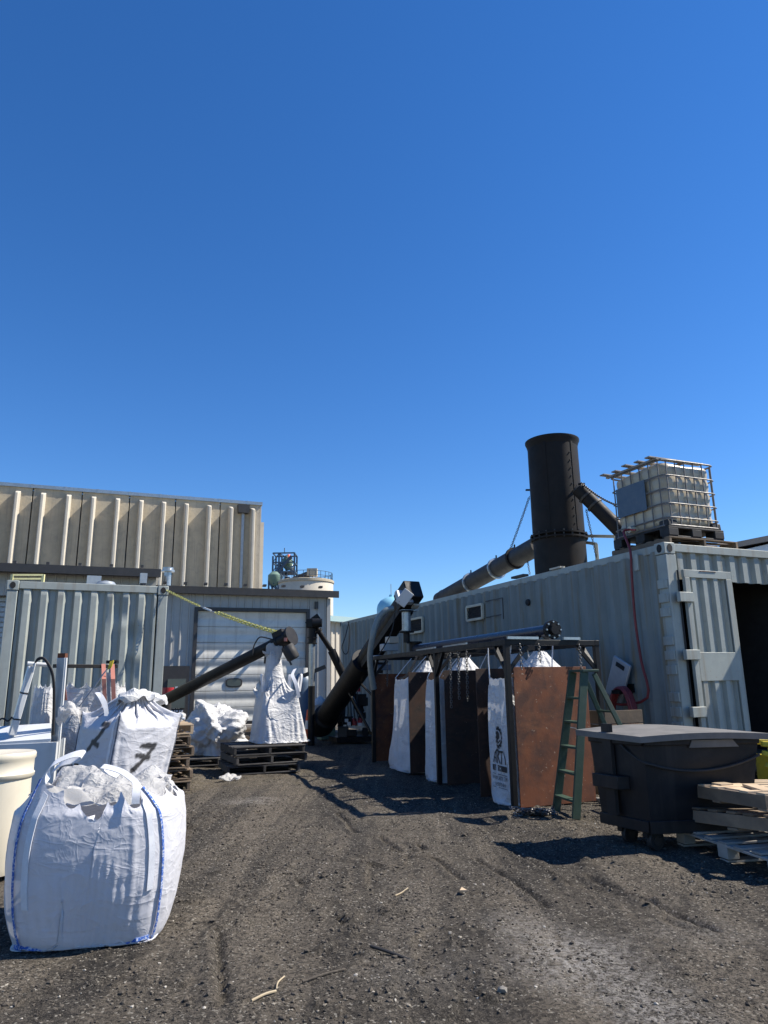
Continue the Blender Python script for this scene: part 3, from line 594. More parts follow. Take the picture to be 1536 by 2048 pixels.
# long low shed far behind
fs = T('low_shed', 'long low tan shed with pale blue roof edge far behind', 'shed', A(*at(700, 1300, 52)[:2], 0))
p0, p1 = at(600, 1247, 50), at(790, 1240, 58); p0[2] = p1[2] = 0; sz0 = at(660, 1243, 52)[2]
dd = nrm(p1-p0); nn_ = A(dd[1], -dd[0], 0)
corr(p0, dd, nn_, np.linalg.norm(p1-p0), 0, sz0, .5, .08, .3, .1).build('wall', M['concl'], fs)
MB().box((p0+p1)/2-nn_*5+ZV*sz0/2, (np.linalg.norm(p1-p0), 9.6, sz0), dd, nn_).build('wall_core', M['conc'], fs)
MB().bar(p0+ZV*(sz0+.2)+nn_*.3, p1+ZV*(sz0+.2)+nn_*.3, .5, .4).build('roof_edge', M['roofblue'], fs)
# dark-roofed hall behind the right container
hr = T('distant_hall', 'pale hall with dark low-pitched roof behind the right container', 'building', A(*at(1540, 1300, 30)[:2], 0))
q0, q1 = at(1466, 1090, 30), at(1640, 1052, 33)
hz0 = q0[2]; w0 = A(q0[0], q0[1], 0); w1 = A(q1[0], q1[1], 0)
MB().prism([w0+ZV*.01, w1+ZV*.01, w1+ZV*(q1[2]-.3), w0+ZV*(hz0-.3)], A(0, 1, 0), 8).build('wall', M['white'], hr)
MB().prism([w0+ZV*(hz0-.28)-A(.6, .5, 0), w1+ZV*(q1[2]-.28)-A(0, .5, 0), w1+ZV*q1[2]-A(0, .5, 0), w0+ZV*(hz0-.05)-A(.6, .5, 0)], A(0, 1, 0), 9).build('roof', M['eave'], hr)

# ------------------------------------------------------------------ shipping containers
TOPZ = 3.19
def local(o, x, y, z, u=U, v=V): return np.asarray(o)+u*x+v*y+ZV*z
def casting(mb_parent, c, u, v, d=(.19, .19, .16), holes=((0, -1),)):
    o = MB().box(c, d, u, v).build('corner_casting', M['cont'], mb_parent, bevel=.01)
    for (hu, hv) in holes:
        n = u*hu+v*hv; s = np.cross(ZV, n); pl = []
        for k in range(16): a = 2*math.pi*k/16; pl.append(c+n*(abs(np.dot(n, u))*d[0]/2+abs(np.dot(n, v))*d[1]/2+.001)+s*.045*math.cos(a)+ZV*(.058*math.sin(a)))
        MB().prism(pl, n, .004).build('socket', M['dark'], o)
CR = A(3.83, 9.53, 0); WR, LR = 2.68, 13.41
def cr(x, y, z): return local(CR, x, y, z)
cr_t = T('shipping_container', 'long grey-green container with open end door and stack on its roof', 'container', CR, YAW, 'containers')
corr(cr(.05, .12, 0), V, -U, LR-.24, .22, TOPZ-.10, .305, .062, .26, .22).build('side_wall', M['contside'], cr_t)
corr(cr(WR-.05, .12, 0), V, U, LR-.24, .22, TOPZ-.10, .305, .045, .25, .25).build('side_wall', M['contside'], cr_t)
MB().b2((0, 0, 0), (0, 0, 0))
rb = MB().box(cr(WR/2, LR/2, TOPZ-.05), (WR-.22, LR-.2, .05), U, V).build('roof', M['cont'], cr_t)
MB().box(cr(WR/2, LR-.1, TOPZ/2), (WR-.3, .06, TOPZ-.3), U, V).build('rear_wall', M['cont'], cr_t)
MB().box(cr(WR/2, LR/2, .24), (WR-.2, LR-.2, .12), U, V).build('floor_deck', M['wood'], cr_t)
for x in (.08, WR-.08):
    MB().bar(cr(x, .1, TOPZ-.06), cr(x, LR-.1, TOPZ-.06), .10, .11).build('top_rail', M['cont'], cr_t, bevel=.006)
    MB().bar(cr(x, .1, .2), cr(x, LR-.1, .2), .09, .18).build('bottom_rail', M['cont'], cr_t, bevel=.006)
MB().bar(cr(.17, .07, TOPZ-.06), cr(WR-.17, .07, TOPZ-.06), .10, .11).build('top_rail', M['cont'], cr_t, bevel=.006)
for x in (.09, WR-.09):
    po = MB(); po.prism([cr(x-.09, 0, .12), cr(x+.09, 0, .12), cr(x+.09, .04, .12), cr(x-.05, .2, .12), cr(x-.09, .2, .12)], ZV, TOPZ-.28); po.build('corner_post', M['cont'], cr_t, bevel=.008)
    MB().prism([cr(x-.08, LR, .12), cr(x-.08, LR-.18, .12), cr(x+.08, LR-.18, .12), cr(x+.08, LR, .12)], ZV, TOPZ-.28).build('corner_post', M['cont'], cr_t)
casting(cr_t, cr(.08, .09, TOPZ-.075), U, V, holes=((0, -1), (-1, 0)))
casting(cr_t, cr(WR-.08, .09, TOPZ-.075), U, V, holes=((0, -1),))
casting(cr_t, cr(.08, LR-.09, TOPZ-.075), U, V, holes=((-1, 0),))
def fx(px, py): p = onp(px, py, CR, V)-CR; return float(np.dot(p, U)), float(p[2])
hz = fx(1370, 1158)[1]
corr(cr(.17, .10, 0), U, -V, WR-.34, hz, TOPZ-.11, .245, .055, .38, .12, start=.05).build('header_panel', M['cont'], cr_t)
# door leaf
dxl, dzt = fx(1351, 1140); dxr = fx(1452, 1150)[0]; dxl = max(dxl, .2)
zmid1, zmid0 = fx(1400, 1305)[1], fx(1405, 1362)[1]
dl = T  # noqa
ly = -.06
def dp(x, z, o=0.0): return cr(x, ly-o, z)
fr = MB(); fw = .105
fr.box(dp((dxl+dxr)/2, dzt-fw/2), (dxr-dxl, .05, fw), U, V); fr.box(dp(dxl+fw/2, (dzt-fw+.25)/2), (fw*.8, .05, dzt-fw-.25), U, V); fr.box(dp(dxr-fw/2, (dzt-fw+.25)/2), (fw, .05, dzt-fw-.25), U, V)
fr.box(dp((dxl+dxr)/2, (zmid0+zmid1)/2), (dxr-dxl-1.8*fw-.004, .048, zmid1-zmid0), U, V); fr.box(dp((dxl+dxr)/2, .31), (dxr-dxl-1.8*fw-.004, .048, .12), U, V)
dro = fr.build('door', M['cont'], cr_t, bevel=.004)
for z0, z1 in ((zmid1, dzt-fw), (.37, zmid0)):
    corr(dp(dxl+fw*.9, 0, -.035), U, -V, dxr-dxl-fw*1.9, z0, z1, .20, .05, .36, .13, start=.02).build('door_panel', M['cont'], dro)
MB().box(dp((dxl+dxr)/2, dzt-.012, .03), (.3, .006, .008), U, V).build('rust_edge', M['rust'], dro)
for py in (1195, 1310, 1425):
    z = fx(1350, py)[1]; hb = MB(); hb.box(cr(dxl-.02, -.085, z), (.24, .06, .13), U, V); ho = hb.build('hinge', M['cont'], dro, bevel=.006)
    for dz_ in (-.19, 0, .19): MB().box(cr(-.012, .1, z+dz_), (.03, .17, .12), U, V).build('hinge_plate', M['cont'], ho, bevel=.004)
MB().bar(cr(dxl-.035, -.012, .2), cr(dxl-.035, -.012, dzt), .02, .012).build('door_seal', M['rubber'], dro)
# near-black sheets that paint the shade inside the open end
MB().box(cr(WR/2, 4.2, TOPZ/2), (WR-.4, .05, TOPZ-.4), U, V).build('shade_back_sheet', M['darkin'], cr_t)
for xx, nn2 in ((.16, U), (WR-.16, -U)): MB().box(cr(xx, 2.2, TOPZ/2+.1), (.02, 3.9, TOPZ-.35), U, V).build('shade_side_sheet', M['darkin'], cr_t)
MB().box(cr(WR/2, 2.2, TOPZ-.16), (WR-.36, 3.9, .02), U, V).build('shade_top_sheet', M['darkin'], cr_t)
# side details: vents, patch weld, hole
def sy(px, py): p = onp(px, py, CR, U)-CR; return float(np.dot(p, V)), float(p[2])
for (x0, y0, x1, y1) in ((939, 1210, 969, 1239), (821, 1236, 849, 1265)):
    ya, za = sy(x1, y0); yb, zb_ = sy(x0, y1+2); zc, zd = za, sy(x1, y1-2)[1]
    v_ = MB(); t = .05
    zb2, zt2 = (zb_+zd)/2, (za+sy(x0, y0+3)[1])/2
    for a, c_ in (((ya, zt2), (yb, zt2)), ((ya, zb2), (yb, zb2)), ((ya, zb2), (ya, zt2)), ((yb, zb2), (yb, zt2))): v_.bar(cr(-.05, a[0], a[1]), cr(-.05, c_[0], c_[1]), t, t, U)
    vo = v_.build('vent', M['creamp'], cr_t, bevel=.004)
    MB().box(cr(-.012, (ya+yb)/2, (zb2+zt2)/2), (.02, yb-ya, zt2-zb2), U, V).build('vent_duct', M['dark'], vo)
    w = MB(); h_ = zt2-zb2; W_ = yb-ya; n = 12
    for k in range(-n, n+1):
        for s in (1, -1):
            pa, pb = [], None; x0_ = k*W_/n*1.0
            pts_ = []
            for t_ in np.linspace(0, 1, 2): pts_.append((x0_+t_*h_*.6*s+ (W_ if s < 0 else 0)*0, t_*h_))
            (xa, z1_), (xb, z2_) = pts_
            lo_t = 0.0; hi_t = 1.0; dxx = xb-xa
            for lim, sg in ((0, 1), (W_, -1)):
                if dxx == 0: continue
                tl_ = (lim-xa)/dxx
                if (dxx > 0) == (sg > 0): lo_t = max(lo_t, tl_)
                else: hi_t = min(hi_t, tl_)
            if hi_t-lo_t > .05: w.bar(cr(-.045-.006*s, ya+xa+dxx*lo_t, zb2+h_*lo_t), cr(-.045-.006*s, ya+xa+dxx*hi_t, zb2+h_*hi_t), .012, .008, U)
    w.build('mesh_grille', M['pipe'], vo)
hy, hzz = sy(1059, 1205); MB().lathe(cr(-.02, hy, hzz), [(0, .036), (.05, .036), (.06, .02), (.06, 0)], 14, -U).build('port', M['dark'], cr_t)
pt = MB()
for (a, c_) in (((972, 1203), (1006, 1196)), ((1006, 1196), (1008, 1238)), ((974, 1235), (1004, 1229))):
    ya, za = sy(*a); yb, zb_ = sy(*c_); pt.bar(cr(-.012, ya, za), cr(-.012, yb, zb_), .018, .012, U)
pt.build('weld_scar', M['eave'], cr_t)
ly_, lz_ = sy(1275, 1125); MB().box(cr(-.02, ly_, lz_), (.03, .09, .24), U, V).build('lashing_plate', M['cont'], cr_t, bevel=.004)

# left container (we see its blind end)
CL = A(-6.53, 12.17, 0); LY = R(23.6); lu = A(math.cos(LY), math.sin(LY), 0); lv = A(-math.sin(LY), math.cos(LY), 0); WL = 2.68
def cl(x, y, z): return local(CL, x, y, z, lu, lv)
cl_t = T('shipping_container', 'grey container with dented blind end facing the yard, yellow chain on its corner', 'container', CL, LY, 'containers')
def dent(x, z):
    s = 0
    for (cx_, cz_, rx, rz, a) in ((1.86, 2.75, .10, .22, -.055), (1.90, 2.45, .07, .10, .03), (2.12, 2.35, .07, .16, -.07), (2.14, 1.95, .09, .12, .05), (2.18, 1.6, .05, .25, -.03), (1.62, 2.7, .05, .3, -.03), (.55, 2.5, .12, .5, -.012), (1.3, 2.2, .1, .3, .012)):
        s += a*math.exp(-((x-cx_)/rx)**2-((z-cz_)/rz)**2)
    return s
cbm = MB(); xs2 = []; per = .272
prof = []
x = 0.0
for k in range(9):
    for f_, o_ in ((0, 0), (.16, 0), (.32, 1), (.45, 1), (.66, 1), (.84, 0)): prof.append((k*per+f_*per, o_*.078))
prof = [(p, o) for p, o in prof if p < WL-.36]+[(WL-.36, 0)]
zs2 = [.3, .8, 1.2]+list(np.linspace(1.4, 2.95, 26))+[TOPZ-.22, TOPZ-.13]
P = np.zeros((len(zs2), len(prof), 3))
for i, z in enumerate(zs2):
    for j, (x, o) in enumerate(prof): P[i, j] = cl(.18+x, .07-(o if z < TOPZ-.2 or o == 0 else o*.6)-dent(.18+x, z), z)
MB().grid(P).build('end_wall', M['cont'], cl_t)
MB().bar(cl(.19, .05, TOPZ-.07), cl(WL-.19, .05, TOPZ-.07), .1, .13).build('top_rail', M['cont'], cl_t, bevel=.008)
MB().bar(cl(.1, .05, .2), cl(WL-.1, .05, .2), .1, .2).build('bottom_rail', M['cont'], cl_t, bevel=.008)
for x in (.085, WL-.085):
    MB().box(cl(x, .08, TOPZ/2), (.165, .16, TOPZ-.34), lu, lv).build('corner_post', M['cont'], cl_t, bevel=.01)
    casting(cl_t, cl(x, .085, TOPZ-.08), lu, lv, (.19, .19, .17), ((0, -1), (1, 0)) if x > 1 else ((0, -1),))
    MB().box(cl(x, .085, .08), (.19, .19, .16), lu, lv).build('corner_casting', M['cont'], cl_t, bevel=.01)
for x, n in ((.05, -lu), (WL-.05, lu)): corr(cl(x, .15, 0), lv, n, 6.3, .2, TOPZ-.12, .305, .04, .25, .25).build('side_wall', M['cont'], cl_t)
for x in (.06, WL-.06): MB().bar(cl(x, .18, TOPZ-.06), cl(x, 6.5, TOPZ-.06), .1, .12).build('side_rail', M['cont'], cl_t)
MB().box(cl(WL/2, 3.3, TOPZ-.07), (WL-.2, 6.3, .05), lu, lv).build('roof', M['cont'], cl_t)
MB().box(cl(WL/2, 6.5, TOPZ/2), (WL-.1, .06, TOPZ-.1), lu, lv).build('rear_wall', M['cont'], cl_t)
def text(body, size, mapf, mat_, name, parent, th=.0015, sub=False, align='LEFT', sp=1.0):
    cu_ = bpy.data.curves.new('t', 'FONT'); cu_.body = body; cu_.size = size; cu_.align_x = align; cu_.space_character = sp; cu_.resolution_u = 3; o = bpy.data.objects.new('t', cu_); COL.objects.link(o)
    bpy.context.view_layer.update(); me = o.to_mesh(); vs = [tuple(v.co) for v in me.vertices]; fs_ = [tuple(p.vertices) for p in me.polygons]; o.to_mesh_clear(); bpy.data.objects.remove(o); bpy.data.curves.remove(cu_)
    return MB().add([mapf(x, y) for x, y, _ in vs], fs_).build(name, mat_, parent, smooth=False)
M['ghost'] = mat('ghost_lettering', (.27, .30, .295), rough=.5)
for k, ch in enumerate('F60CU'):
    zz = 2.77-k*.145; text(ch, .13, lambda x, y, zz=zz: cl(2.245+x, .0655, zz+y), M['ghost'], 'lettering', cl_t)
# things on the left container's roof
rp = onp(23, 1164, cl(0, .9, 0), lv)
def lr(px, py, y): return onp(px, py, cl(0, y, 0), lv)
yr = T('yellow_guard_rail', 'pale yellow guard rail frame on the left container roof', 'guard rail', lr(55, 1160, .8)*A(1, 1, 0)+ZV*TOPZ)
a0, a1 = lr(25, 1150, .8), lr(87, 1150, .8); rb_ = MB()
for p in (a0, a1): rb_.bar(A(p[0], p[1], TOPZ-.04), p+ZV*.01, .045)
rb_.build('post', M['yelrail'], yr); MB().bar(a0, a1, .045, .03).build('top_bar', M['yelrail'], yr); MB().bar(a0-ZV*.07, a1-ZV*.07, .03).build('mid_bar', M['yelrail'], yr)
fn = T('roof_fan', 'round grey roof fan with duct box on left container', 'roof fan', lr(212, 1168, 1.0)*A(1, 1, 0)+ZV*TOPZ)
q = lr(212, 1168, 1.0); q[2] = TOPZ-.05
MB().lathe(q, [(.13, 0), (.13, .08), (.19, .1), (.19, .17), (.15, .22), (0, .25)], 24).build('hood', M['whitem'], fn)
q2 = lr(188, 1160, 1.2); MB().box(A(q2[0], q2[1], TOPZ+.12), (.26, .2, .36), lu, lv).build('duct_box', M['whitem'], fn)
fn2 = T('roof_vent', 'small capped roof vent near the corner of the left container', 'roof vent', lr(286, 1172, 1.0)*A(1, 1, 0)+ZV*TOPZ)
q = lr(286, 1172, 1.0); q[2] = TOPZ-.05; MB().lathe(q, [(.17, 0), (.17, .1), (.06, .12), (.06, .25)], 20).build('base', M['eave'], fn2); MB().box(q+ZV*.32, (.13, .13, .2), lu, lv).build('cap', M['whitem'], fn2)

# ------------------------------------------------------------------ chimney stack on the right container
ax_x = 1.32
def rp_(px, py, x=ax_x): return onp(px, py, cr(x, 0, 0), U)
sb = rp_(1121, 1110); st_ = rp_(1103, 885); SX = (sb[0]+st_[0])/2; SY = (sb[1]+st_[1])/2; dist = np.dot(A(SX, SY, 2)-EYE, FWD)
srad = 53/F_PX*dist; ztop = st_[2]; zfl = rp_(1118, 1076)[2]
stk = T('chimney_stack', 'tall black sooty round steel stack rising from the right container roof', 'chimney', (SX, SY, TOPZ-.02))
def S3(z): return A(SX, SY, z)
MB().lathe(S3(0), [(srad, TOPZ-.03), (srad*1.0, zfl-.05)], 48).build('base_section', M['stack'], stk)
up = MB(); up.lathe(S3(0), [(srad, zfl+.05), (srad*.985, ztop-.05)], 48).lathe(S3(0), [(srad*.96, ztop-.05), (srad*.96, zfl)], 48); ups = up.build('barrel', M['stack'], stk)
MB().lathe(S3(0), [(srad*.98, ztop-.16), (srad*1.03, ztop-.06), (srad*1.07, ztop-.02), (srad*1.07, ztop+.01), (srad*.95, ztop+.01)], 48).build('top_rim', M['stack'], stk)
for dz_ in (-.055, .02): MB().lathe(S3(zfl+dz_), [(srad*.99, 0), (srad*1.10, 0), (srad*1.10, .03), (srad*.99, .03)], 48).build('flange', M['stack'], stk)
th0 = math.atan2(-SY, -SX)
for k in range(14):
    a = th0+R(-115+k*18); p = S3(zfl-.07)+A(math.cos(a), math.sin(a), 0)*srad*1.05; MB().cyl(p, p+ZV*.15, .016, 6).build('bolt', M['dchain'], stk)
for a_ in (-18, 48):
    a = th0+R(a_); d_ = A(math.cos(a), math.sin(a), 0); MB().bar(S3(zfl+.06)+d_*srad*.995, S3(ztop-.12)+d_*srad*.985, .05, .02, d_).build('seam', M['stack'], ups)
for k in range(10):
    a = th0+R(40); d_ = A(math.cos(a), math.sin(a), 0); MB().cyl(S3(zfl+.2+k*.16)+d_*srad*.98, S3(zfl+.2+k*.16)+d_*srad*1.02, .014, 6).build('rivet', M['dchain'], ups)
for px, py, s_ in ((1057, 980, -1), (1163, 968, 1)):
    p = rp_(px, py); MB().box(p, (.12, .05, .03)).build('lug', M['stack'], stk)
hk = MB(); pz = rp_(1150, 965)[2]
a = th0+R(58); d_ = A(math.cos(a), math.sin(a), 0); s_ = np.cross(ZV, d_)
hk.tube([S3(pz-.14)+d_*srad*1.02-s_*.16, S3(pz-.02)+d_*(srad+.06)-s_*.1, S3(pz+.02)+d_*(srad+.09)-s_*.0, S3(pz)+d_*(srad+.07)+s_*.14], .016, 8); hk.build('lifting_hook', M['pipe'], stk)
# inclined flue pipes
fl = T('flue_pipe', 'brown-black inclined pipe with clamps running up to the stack', 'pipe', A(SX, SY, TOPZ)-V*2)
pe = S3(rp_(1070, 1098)[2])-U*srad*.3+V*srad*.5; ps = rp_(905, 1190, 1.0)
pe = rp_(1078, 1090); ps = rp_(880, 1200); pdir = nrm(pe-ps); pr = .135*srad/.40
pr = 17/F_PX*np.linalg.norm((pe+ps)/2-EYE)
MB().cyl(ps, pe, pr, 28).build('pipe', M['pipe'], fl)
for t in (.37, .63, .80):
    q = ps+(pe-ps)*t; MB().lathe(q-pdir*.03, [(pr, 0), (pr*1.2, 0), (pr*1.2, .06), (pr, .06)], 28, pdir).build('clamp', M['galv'] if t < .7 else M['stack'], fl)
    MB().bar(q+ZV*pr*1.1, q+ZV*pr*1.5, .03).build('clamp_bolt', M['dchain'], fl)
MB().lathe(ps+pdir*.25, [(pr*1.02, 0), (pr*1.05, .01), (pr*.7, -.15), (0, -.2)], 24, pdir).build('end_cap', M['pipe'], fl)
fl2 = T('exhaust_pipe', 'black inclined pipe from the stack down behind the plastic tote', 'pipe', S3(TOPZ)+U*.8)
pa, pb = rp_(1164, 985), rp_(1262, 1083, 1.9); d2 = nrm(pb-pa); r2_ = 14/F_PX*np.linalg.norm(pa-EYE)
MB().cyl(pa-d2*.1, pb, r2_, 24).build('pipe', M['stack'], fl2)
for t in (.06, .2): MB().lathe(pa+d2*t*1.6, [(r2_, 0), (r2_*1.15, 0), (r2_*1.15, .04), (r2_, .04)], 24, d2).build('clamp', M['pipe'], fl2)
# stay chains
def chain_thing(pts, label, m='dchain', L=.055, group='stay chains', cat='chain', name='chain'):
    return single(MB().chain(pts, L), name, M[m], label, cat, group)
chain_thing(sag(rp_(1059, 993), rp_(1018, 1105), .02), 'stay chain from the stack down to the inclined flue pipe')
chain_thing(sag(rp_(1163, 966), rp_(1232, 1010, 1.0), .05), 'stay chain from the stack across to the plastic tote')
chain_thing(sag(rp_(1172, 1018), rp_(1193, 1115, 1.7), .01), 'thin stay chain hanging right of the stack to the roof', L=.045)
chain_thing(sag(rp_(1014, 1108), rp_(975, 1165), .03), 'loose bright chain end draped over the flue pipe', 'chain')
chain_thing(sag(rp_(1053, 1110), rp_(1060, 1150), .0), 'short chain under the flue pipe beside the stack', L=.045)
def rails(pts, name, label, r=.03):
    t = T(name, label, 'guard rail', np.asarray(pts[0])*A(1, 1, 0)+ZV*TOPZ)
    for a, c_ in zip(pts[:-1], pts[1:]): MB().bar(a, c_, r*2).build('rail', M['creamp'], t, bevel=.006)
q1, q2 = rp_(1168, 1072, 2.0), rp_(1231, 1073, 2.0); rails([q1, q2, A(q2[0], q2[1], TOPZ-.05)], 'roof_guard_rail', 'tall cream guard rail on the roof right of the stack')
q1, q2 = rp_(1172, 1085, 1.9), rp_(1192, 1088, 1.9); rails([q1, q2, A(q2[0], q2[1], TOPZ-.05)], 'roof_guard_rail', 'short cream guard rail close beside the stack base')
q = cr(.1, sy(1030, 1150)[0], TOPZ+.05); single(MB().box(q, (.4, .12, .04), V, U), 'angle_iron', M['pipe'], 'short steel offcut lying on the roof edge left of the stack', 'offcut')
q = cr(.06, sy(1108, 1133)[0], TOPZ+.02); single(MB().box(q, (.3, .1, .03), V, U), 'timber_offcut', M['concl'], 'pale timber offcut on the roof edge under the stack', 'offcut')

# ------------------------------------------------------------------ pallets
def pallet(name, label, loc, yaw, mat_, w=1.07, d=1.22, group=None, block=False, tilt=(0, 0), miss=(), top=True, h=.13, mat2=None):
    o = T(name, label, 'pallet', loc, yaw, group); o.rotation_euler = (tilt[0], tilt[1], yaw)
    rr = random.Random(int(abs(loc[0]*1000)+abs(loc[1]*777)+loc[2]*99)); tb = .018
    def bd(nm, c, s):
        mt = mat2 if (mat2 and nm != 'deck_board') else mat_
        key = (nm, tuple(round(q, 3) for q in s), mt.name)
        if key not in PM:
            ob = MB().box((0, 0, 0), s).build(nm, mt, o, world=False, bevel=.003); PM[key] = ob.data
        else: ob = bpy.data.objects.new(nm, PM[key]); COL.objects.link(ob); ob.parent = o; bv = ob.modifiers.new('bevel', 'BEVEL'); bv.width = .003; bv.segments = 1
        ob.location = c; ob.rotation_euler = (rr.uniform(-.01, .01), rr.uniform(-.01, .01), rr.uniform(-.012, .012)); return ob
    for i, x in enumerate((-.5, 0, .5)):
        if block:
            for y in (-.5, 0, .5): bd('block', (x*(w-.1), y*(d-.12), h/2), (.10, .12, h-2*tb-.02))
            bd('stringer', (x*(w-.1), 0, h-tb*1.6), (.10, d, tb))
        else: bd('stringer', (x*(w-.045), 0, h/2), (.04, d, h-2*tb))
    n = 7
    for k in range(n):
        if k in miss: continue
        bd('deck_board', (rr.uniform(-.008, .008), -d/2+.05+k*(d-.1)/(n-1)+rr.uniform(-.006, .006), h-tb/2), (w, .098, tb))
    for k in (0, 2, 4):
        bd('bottom_board', (rr.uniform(-.006, .006), -d/2+.05+k*(d-.1)/4, tb/2), (w, .098, tb))
    return o
PM = {}

# ------------------------------------------------------------------ plastic tote on its pallets
ib = T('tote_tank', 'milky plastic tote in a steel cage on the container corner', 'tote', cr(.84, .78, TOPZ+.29), YAW)
pallet('wooden_pallet', 'weathered pallet under the caged plastic tote on the roof', cr(.90, .74, TOPZ+.0), YAW, M['wood'], 1.32, 1.2, 'roof pallets')
IO = cr(.84, .78, TOPZ+.135)
def ip(x, y, z): return IO+U*x+V*y+ZV*z
IW, ID, IH = 1.06, 1.16, 1.12
# black plastic base
bs = MB()
for y in (-.5, 0, .5): bs.box(ip(0, y*(ID-.16), .02), (IW, .14, .03), U, V)
for x in (-.5, 0, .5):
    for y in (-.5, 0, .5): bs.box(ip(x*(IW-.18), y*(ID-.18), .085), (.18, .18, .11), U, V)
bs.box(ip(0, 0, .15), (IW, ID, .03), U, V); bso = bs.build('base', M['rubber'], ib, bevel=.008)
for x in (-.5, .5):
    for y in (-.5, .5): MB().box(ip(x*(IW-.22), y*(ID-.22), .215), (.19, .19, .11), U, V, tp=.93).build('corner_guard', M['rubber'], bso, bevel=.02)
# bottle: rounded, slightly bulged between the cage tubes
nz_, na = 42, 72; P = np.zeros((nz_, na, 3)); aa = np.linspace(0, 2*math.pi, na, endpoint=False)
for i in range(nz_):
    t = i/(nz_-1); z = .19+t*(IH-.17); e = min(1, (min(t, 1-t)/.07)); rs = math.sqrt(1-(1-e)**2)*.10+.90
    cx_, cy_ = sq(aa, 7); bul = .012*abs(math.sin(t*math.pi*5))
    topn = -.05*max(0, t-.93)/.07
    for k in range(na): P[i, k] = ip(cx_[k]*(IW/2-.055+bul)*rs, cy_[k]*(ID/2-.055+bul)*rs, z+topn*math.sin(aa[k]*3)*.3)
bo = MB().grid(P, cu=True); tpv = [tuple(p) for p in P[-1]]; bo.add(list(P[-1])+[P[-1].mean(0)+ZV*.01], [(k, (k+1) % na, na) for k in range(na)]); bo.build('bottle', M['ibc'], ib, angle=60)
cg = MB(); 
def loop(z, r=.011):
    cx_, cy_ = sq(aa, 12); cg_pts = [ip(cx_[k]*(IW/2-.012), cy_[k]*(ID/2-.012), z) for k in range(na)]; return MB().tube(cg_pts+[cg_pts[0]], r, 6, False)
for z in (.30, .51, .72, .93): loop(z).build('cage_ring', M['cage'], ib)
loop(1.16, .014).build('cage_ring', M['cage'], ib); loop(.185, .014).build('cage_ring', M['cage'], ib)
for k in range(6):
    x = -.5+(k+.5)/6
    for s in (-1, 1): MB().cyl(ip(x*(IW-.02), s*(ID/2-.022), .18), ip(x*(IW-.02), s*(ID/2-.022), 1.16), .010, 6).build('cage_bar', M['cage'], ib)
for k in range(6):
    y = -.5+(k+.5)/6
    for s in (-1, 1): MB().cyl(ip(s*(IW/2-.022), y*(ID-.02), .18), ip(s*(IW/2-.022), y*(ID-.02), 1.16), .010, 6).build('cage_bar', M['cage'], ib)
MB().box(ip(-IW/2-.006, .10, .71), (.006, .62, .46), U, V).build('label_plate', M['label'], ib)
vv = ip(-IW/2+.06, .12, .24); MB().cyl(vv, vv-U*.14, .05, 16).build('valve', M['creamp'], ib); MB().bar(vv-U*.13, vv-U*.13-ZV*.03-V*.12, .025).build('valve_handle', M['red'], ib)
# broken pallet lying on top
bpal = T('wooden_pallet', 'broken slatted pallet lying on top of the caged tote', 'pallet', ip(-.02, .0, 1.175), YAW, 'roof pallets')
for k in range(5):
    y = -.42+k*.25; MB().bar(ip(-.64+.02*(k % 2), y, 1.215+.01*(k % 3)), ip(.42-.05*(k % 2), y+.01, 1.215), .10, .02).build('deck_board', M['woodw'], bpal, bevel=.003)
for x in (-.52, .02): MB().bar(ip(x, -.5, 1.188), ip(x, .6, 1.188), .05, .03).build('stringer', M['woodw'], bpal)
# red hose
hc = sy(1268, 1420); hp = [vv-U*.14, vv-U*.25-ZV*.05, cr(-.03, sy(1264, 1105)[0], TOPZ+.0), cr(-.06, sy(1270, 1150)[0], sy(1270, 1150)[1]), cr(-.07, sy(1278, 1240)[0], sy(1278, 1240)[1]), cr(-.07, sy(1290, 1320)[0], sy(1290, 1320)[1]), cr(-.09, sy(1305, 1395)[0], sy(1305, 1395)[1])]
cc_ = cr(-.2, hc[0], hc[1]+.05)
for k in range(9):
    for a in np.linspace(.4, 2*math.pi+.4, 9)[:-1]: hp.append(cc_+V*(math.cos(a)*(.22+.02*math.sin(k*2.1)))+ZV*(math.sin(a)*(.36+.03*math.cos(k*1.7))-.12)-U*(.012*k-.05))
single(MB().tube(spline(hp, 4), .018, 8), 'water_hose', M['hose'], 'red rubber hose hanging from the tote valve into a coil on the container side', 'hose')
hg = T('hose_hanger', 'black bracket holding the coiled red hose on the container side', 'bracket', cc_)
MB().box(cc_+ZV*.2+U*.02, (.26, .14, .05), U, V).build('saddle', M['black'], hg); MB().box(cc_+U*.17+ZV*.25, (.03, .14, .12), U, V).build('plate', M['black'], hg)
# grey clipboard-like jerry can tilted against the side
jq = cr(-.12, sy(1250, 1360)[0], sy(1250, 1358)[1]); jt = T('tilted_panel', 'pale grey plastic lid with slot handle tilted against the container', 'panel', jq)
ja = nrm(V*.45-ZV*.9); jb = nrm(np.cross(ja, U)); 
jo = MB().box(jq, (.04, .36, .58), U, jb, ja).build('board', M['whitem'], jt, bevel=.015)
MB().box(jq-U*.024-ja*.20, (.012, .17, .06), U, jb, ja).build('handle_slot', M['dark'], jo)

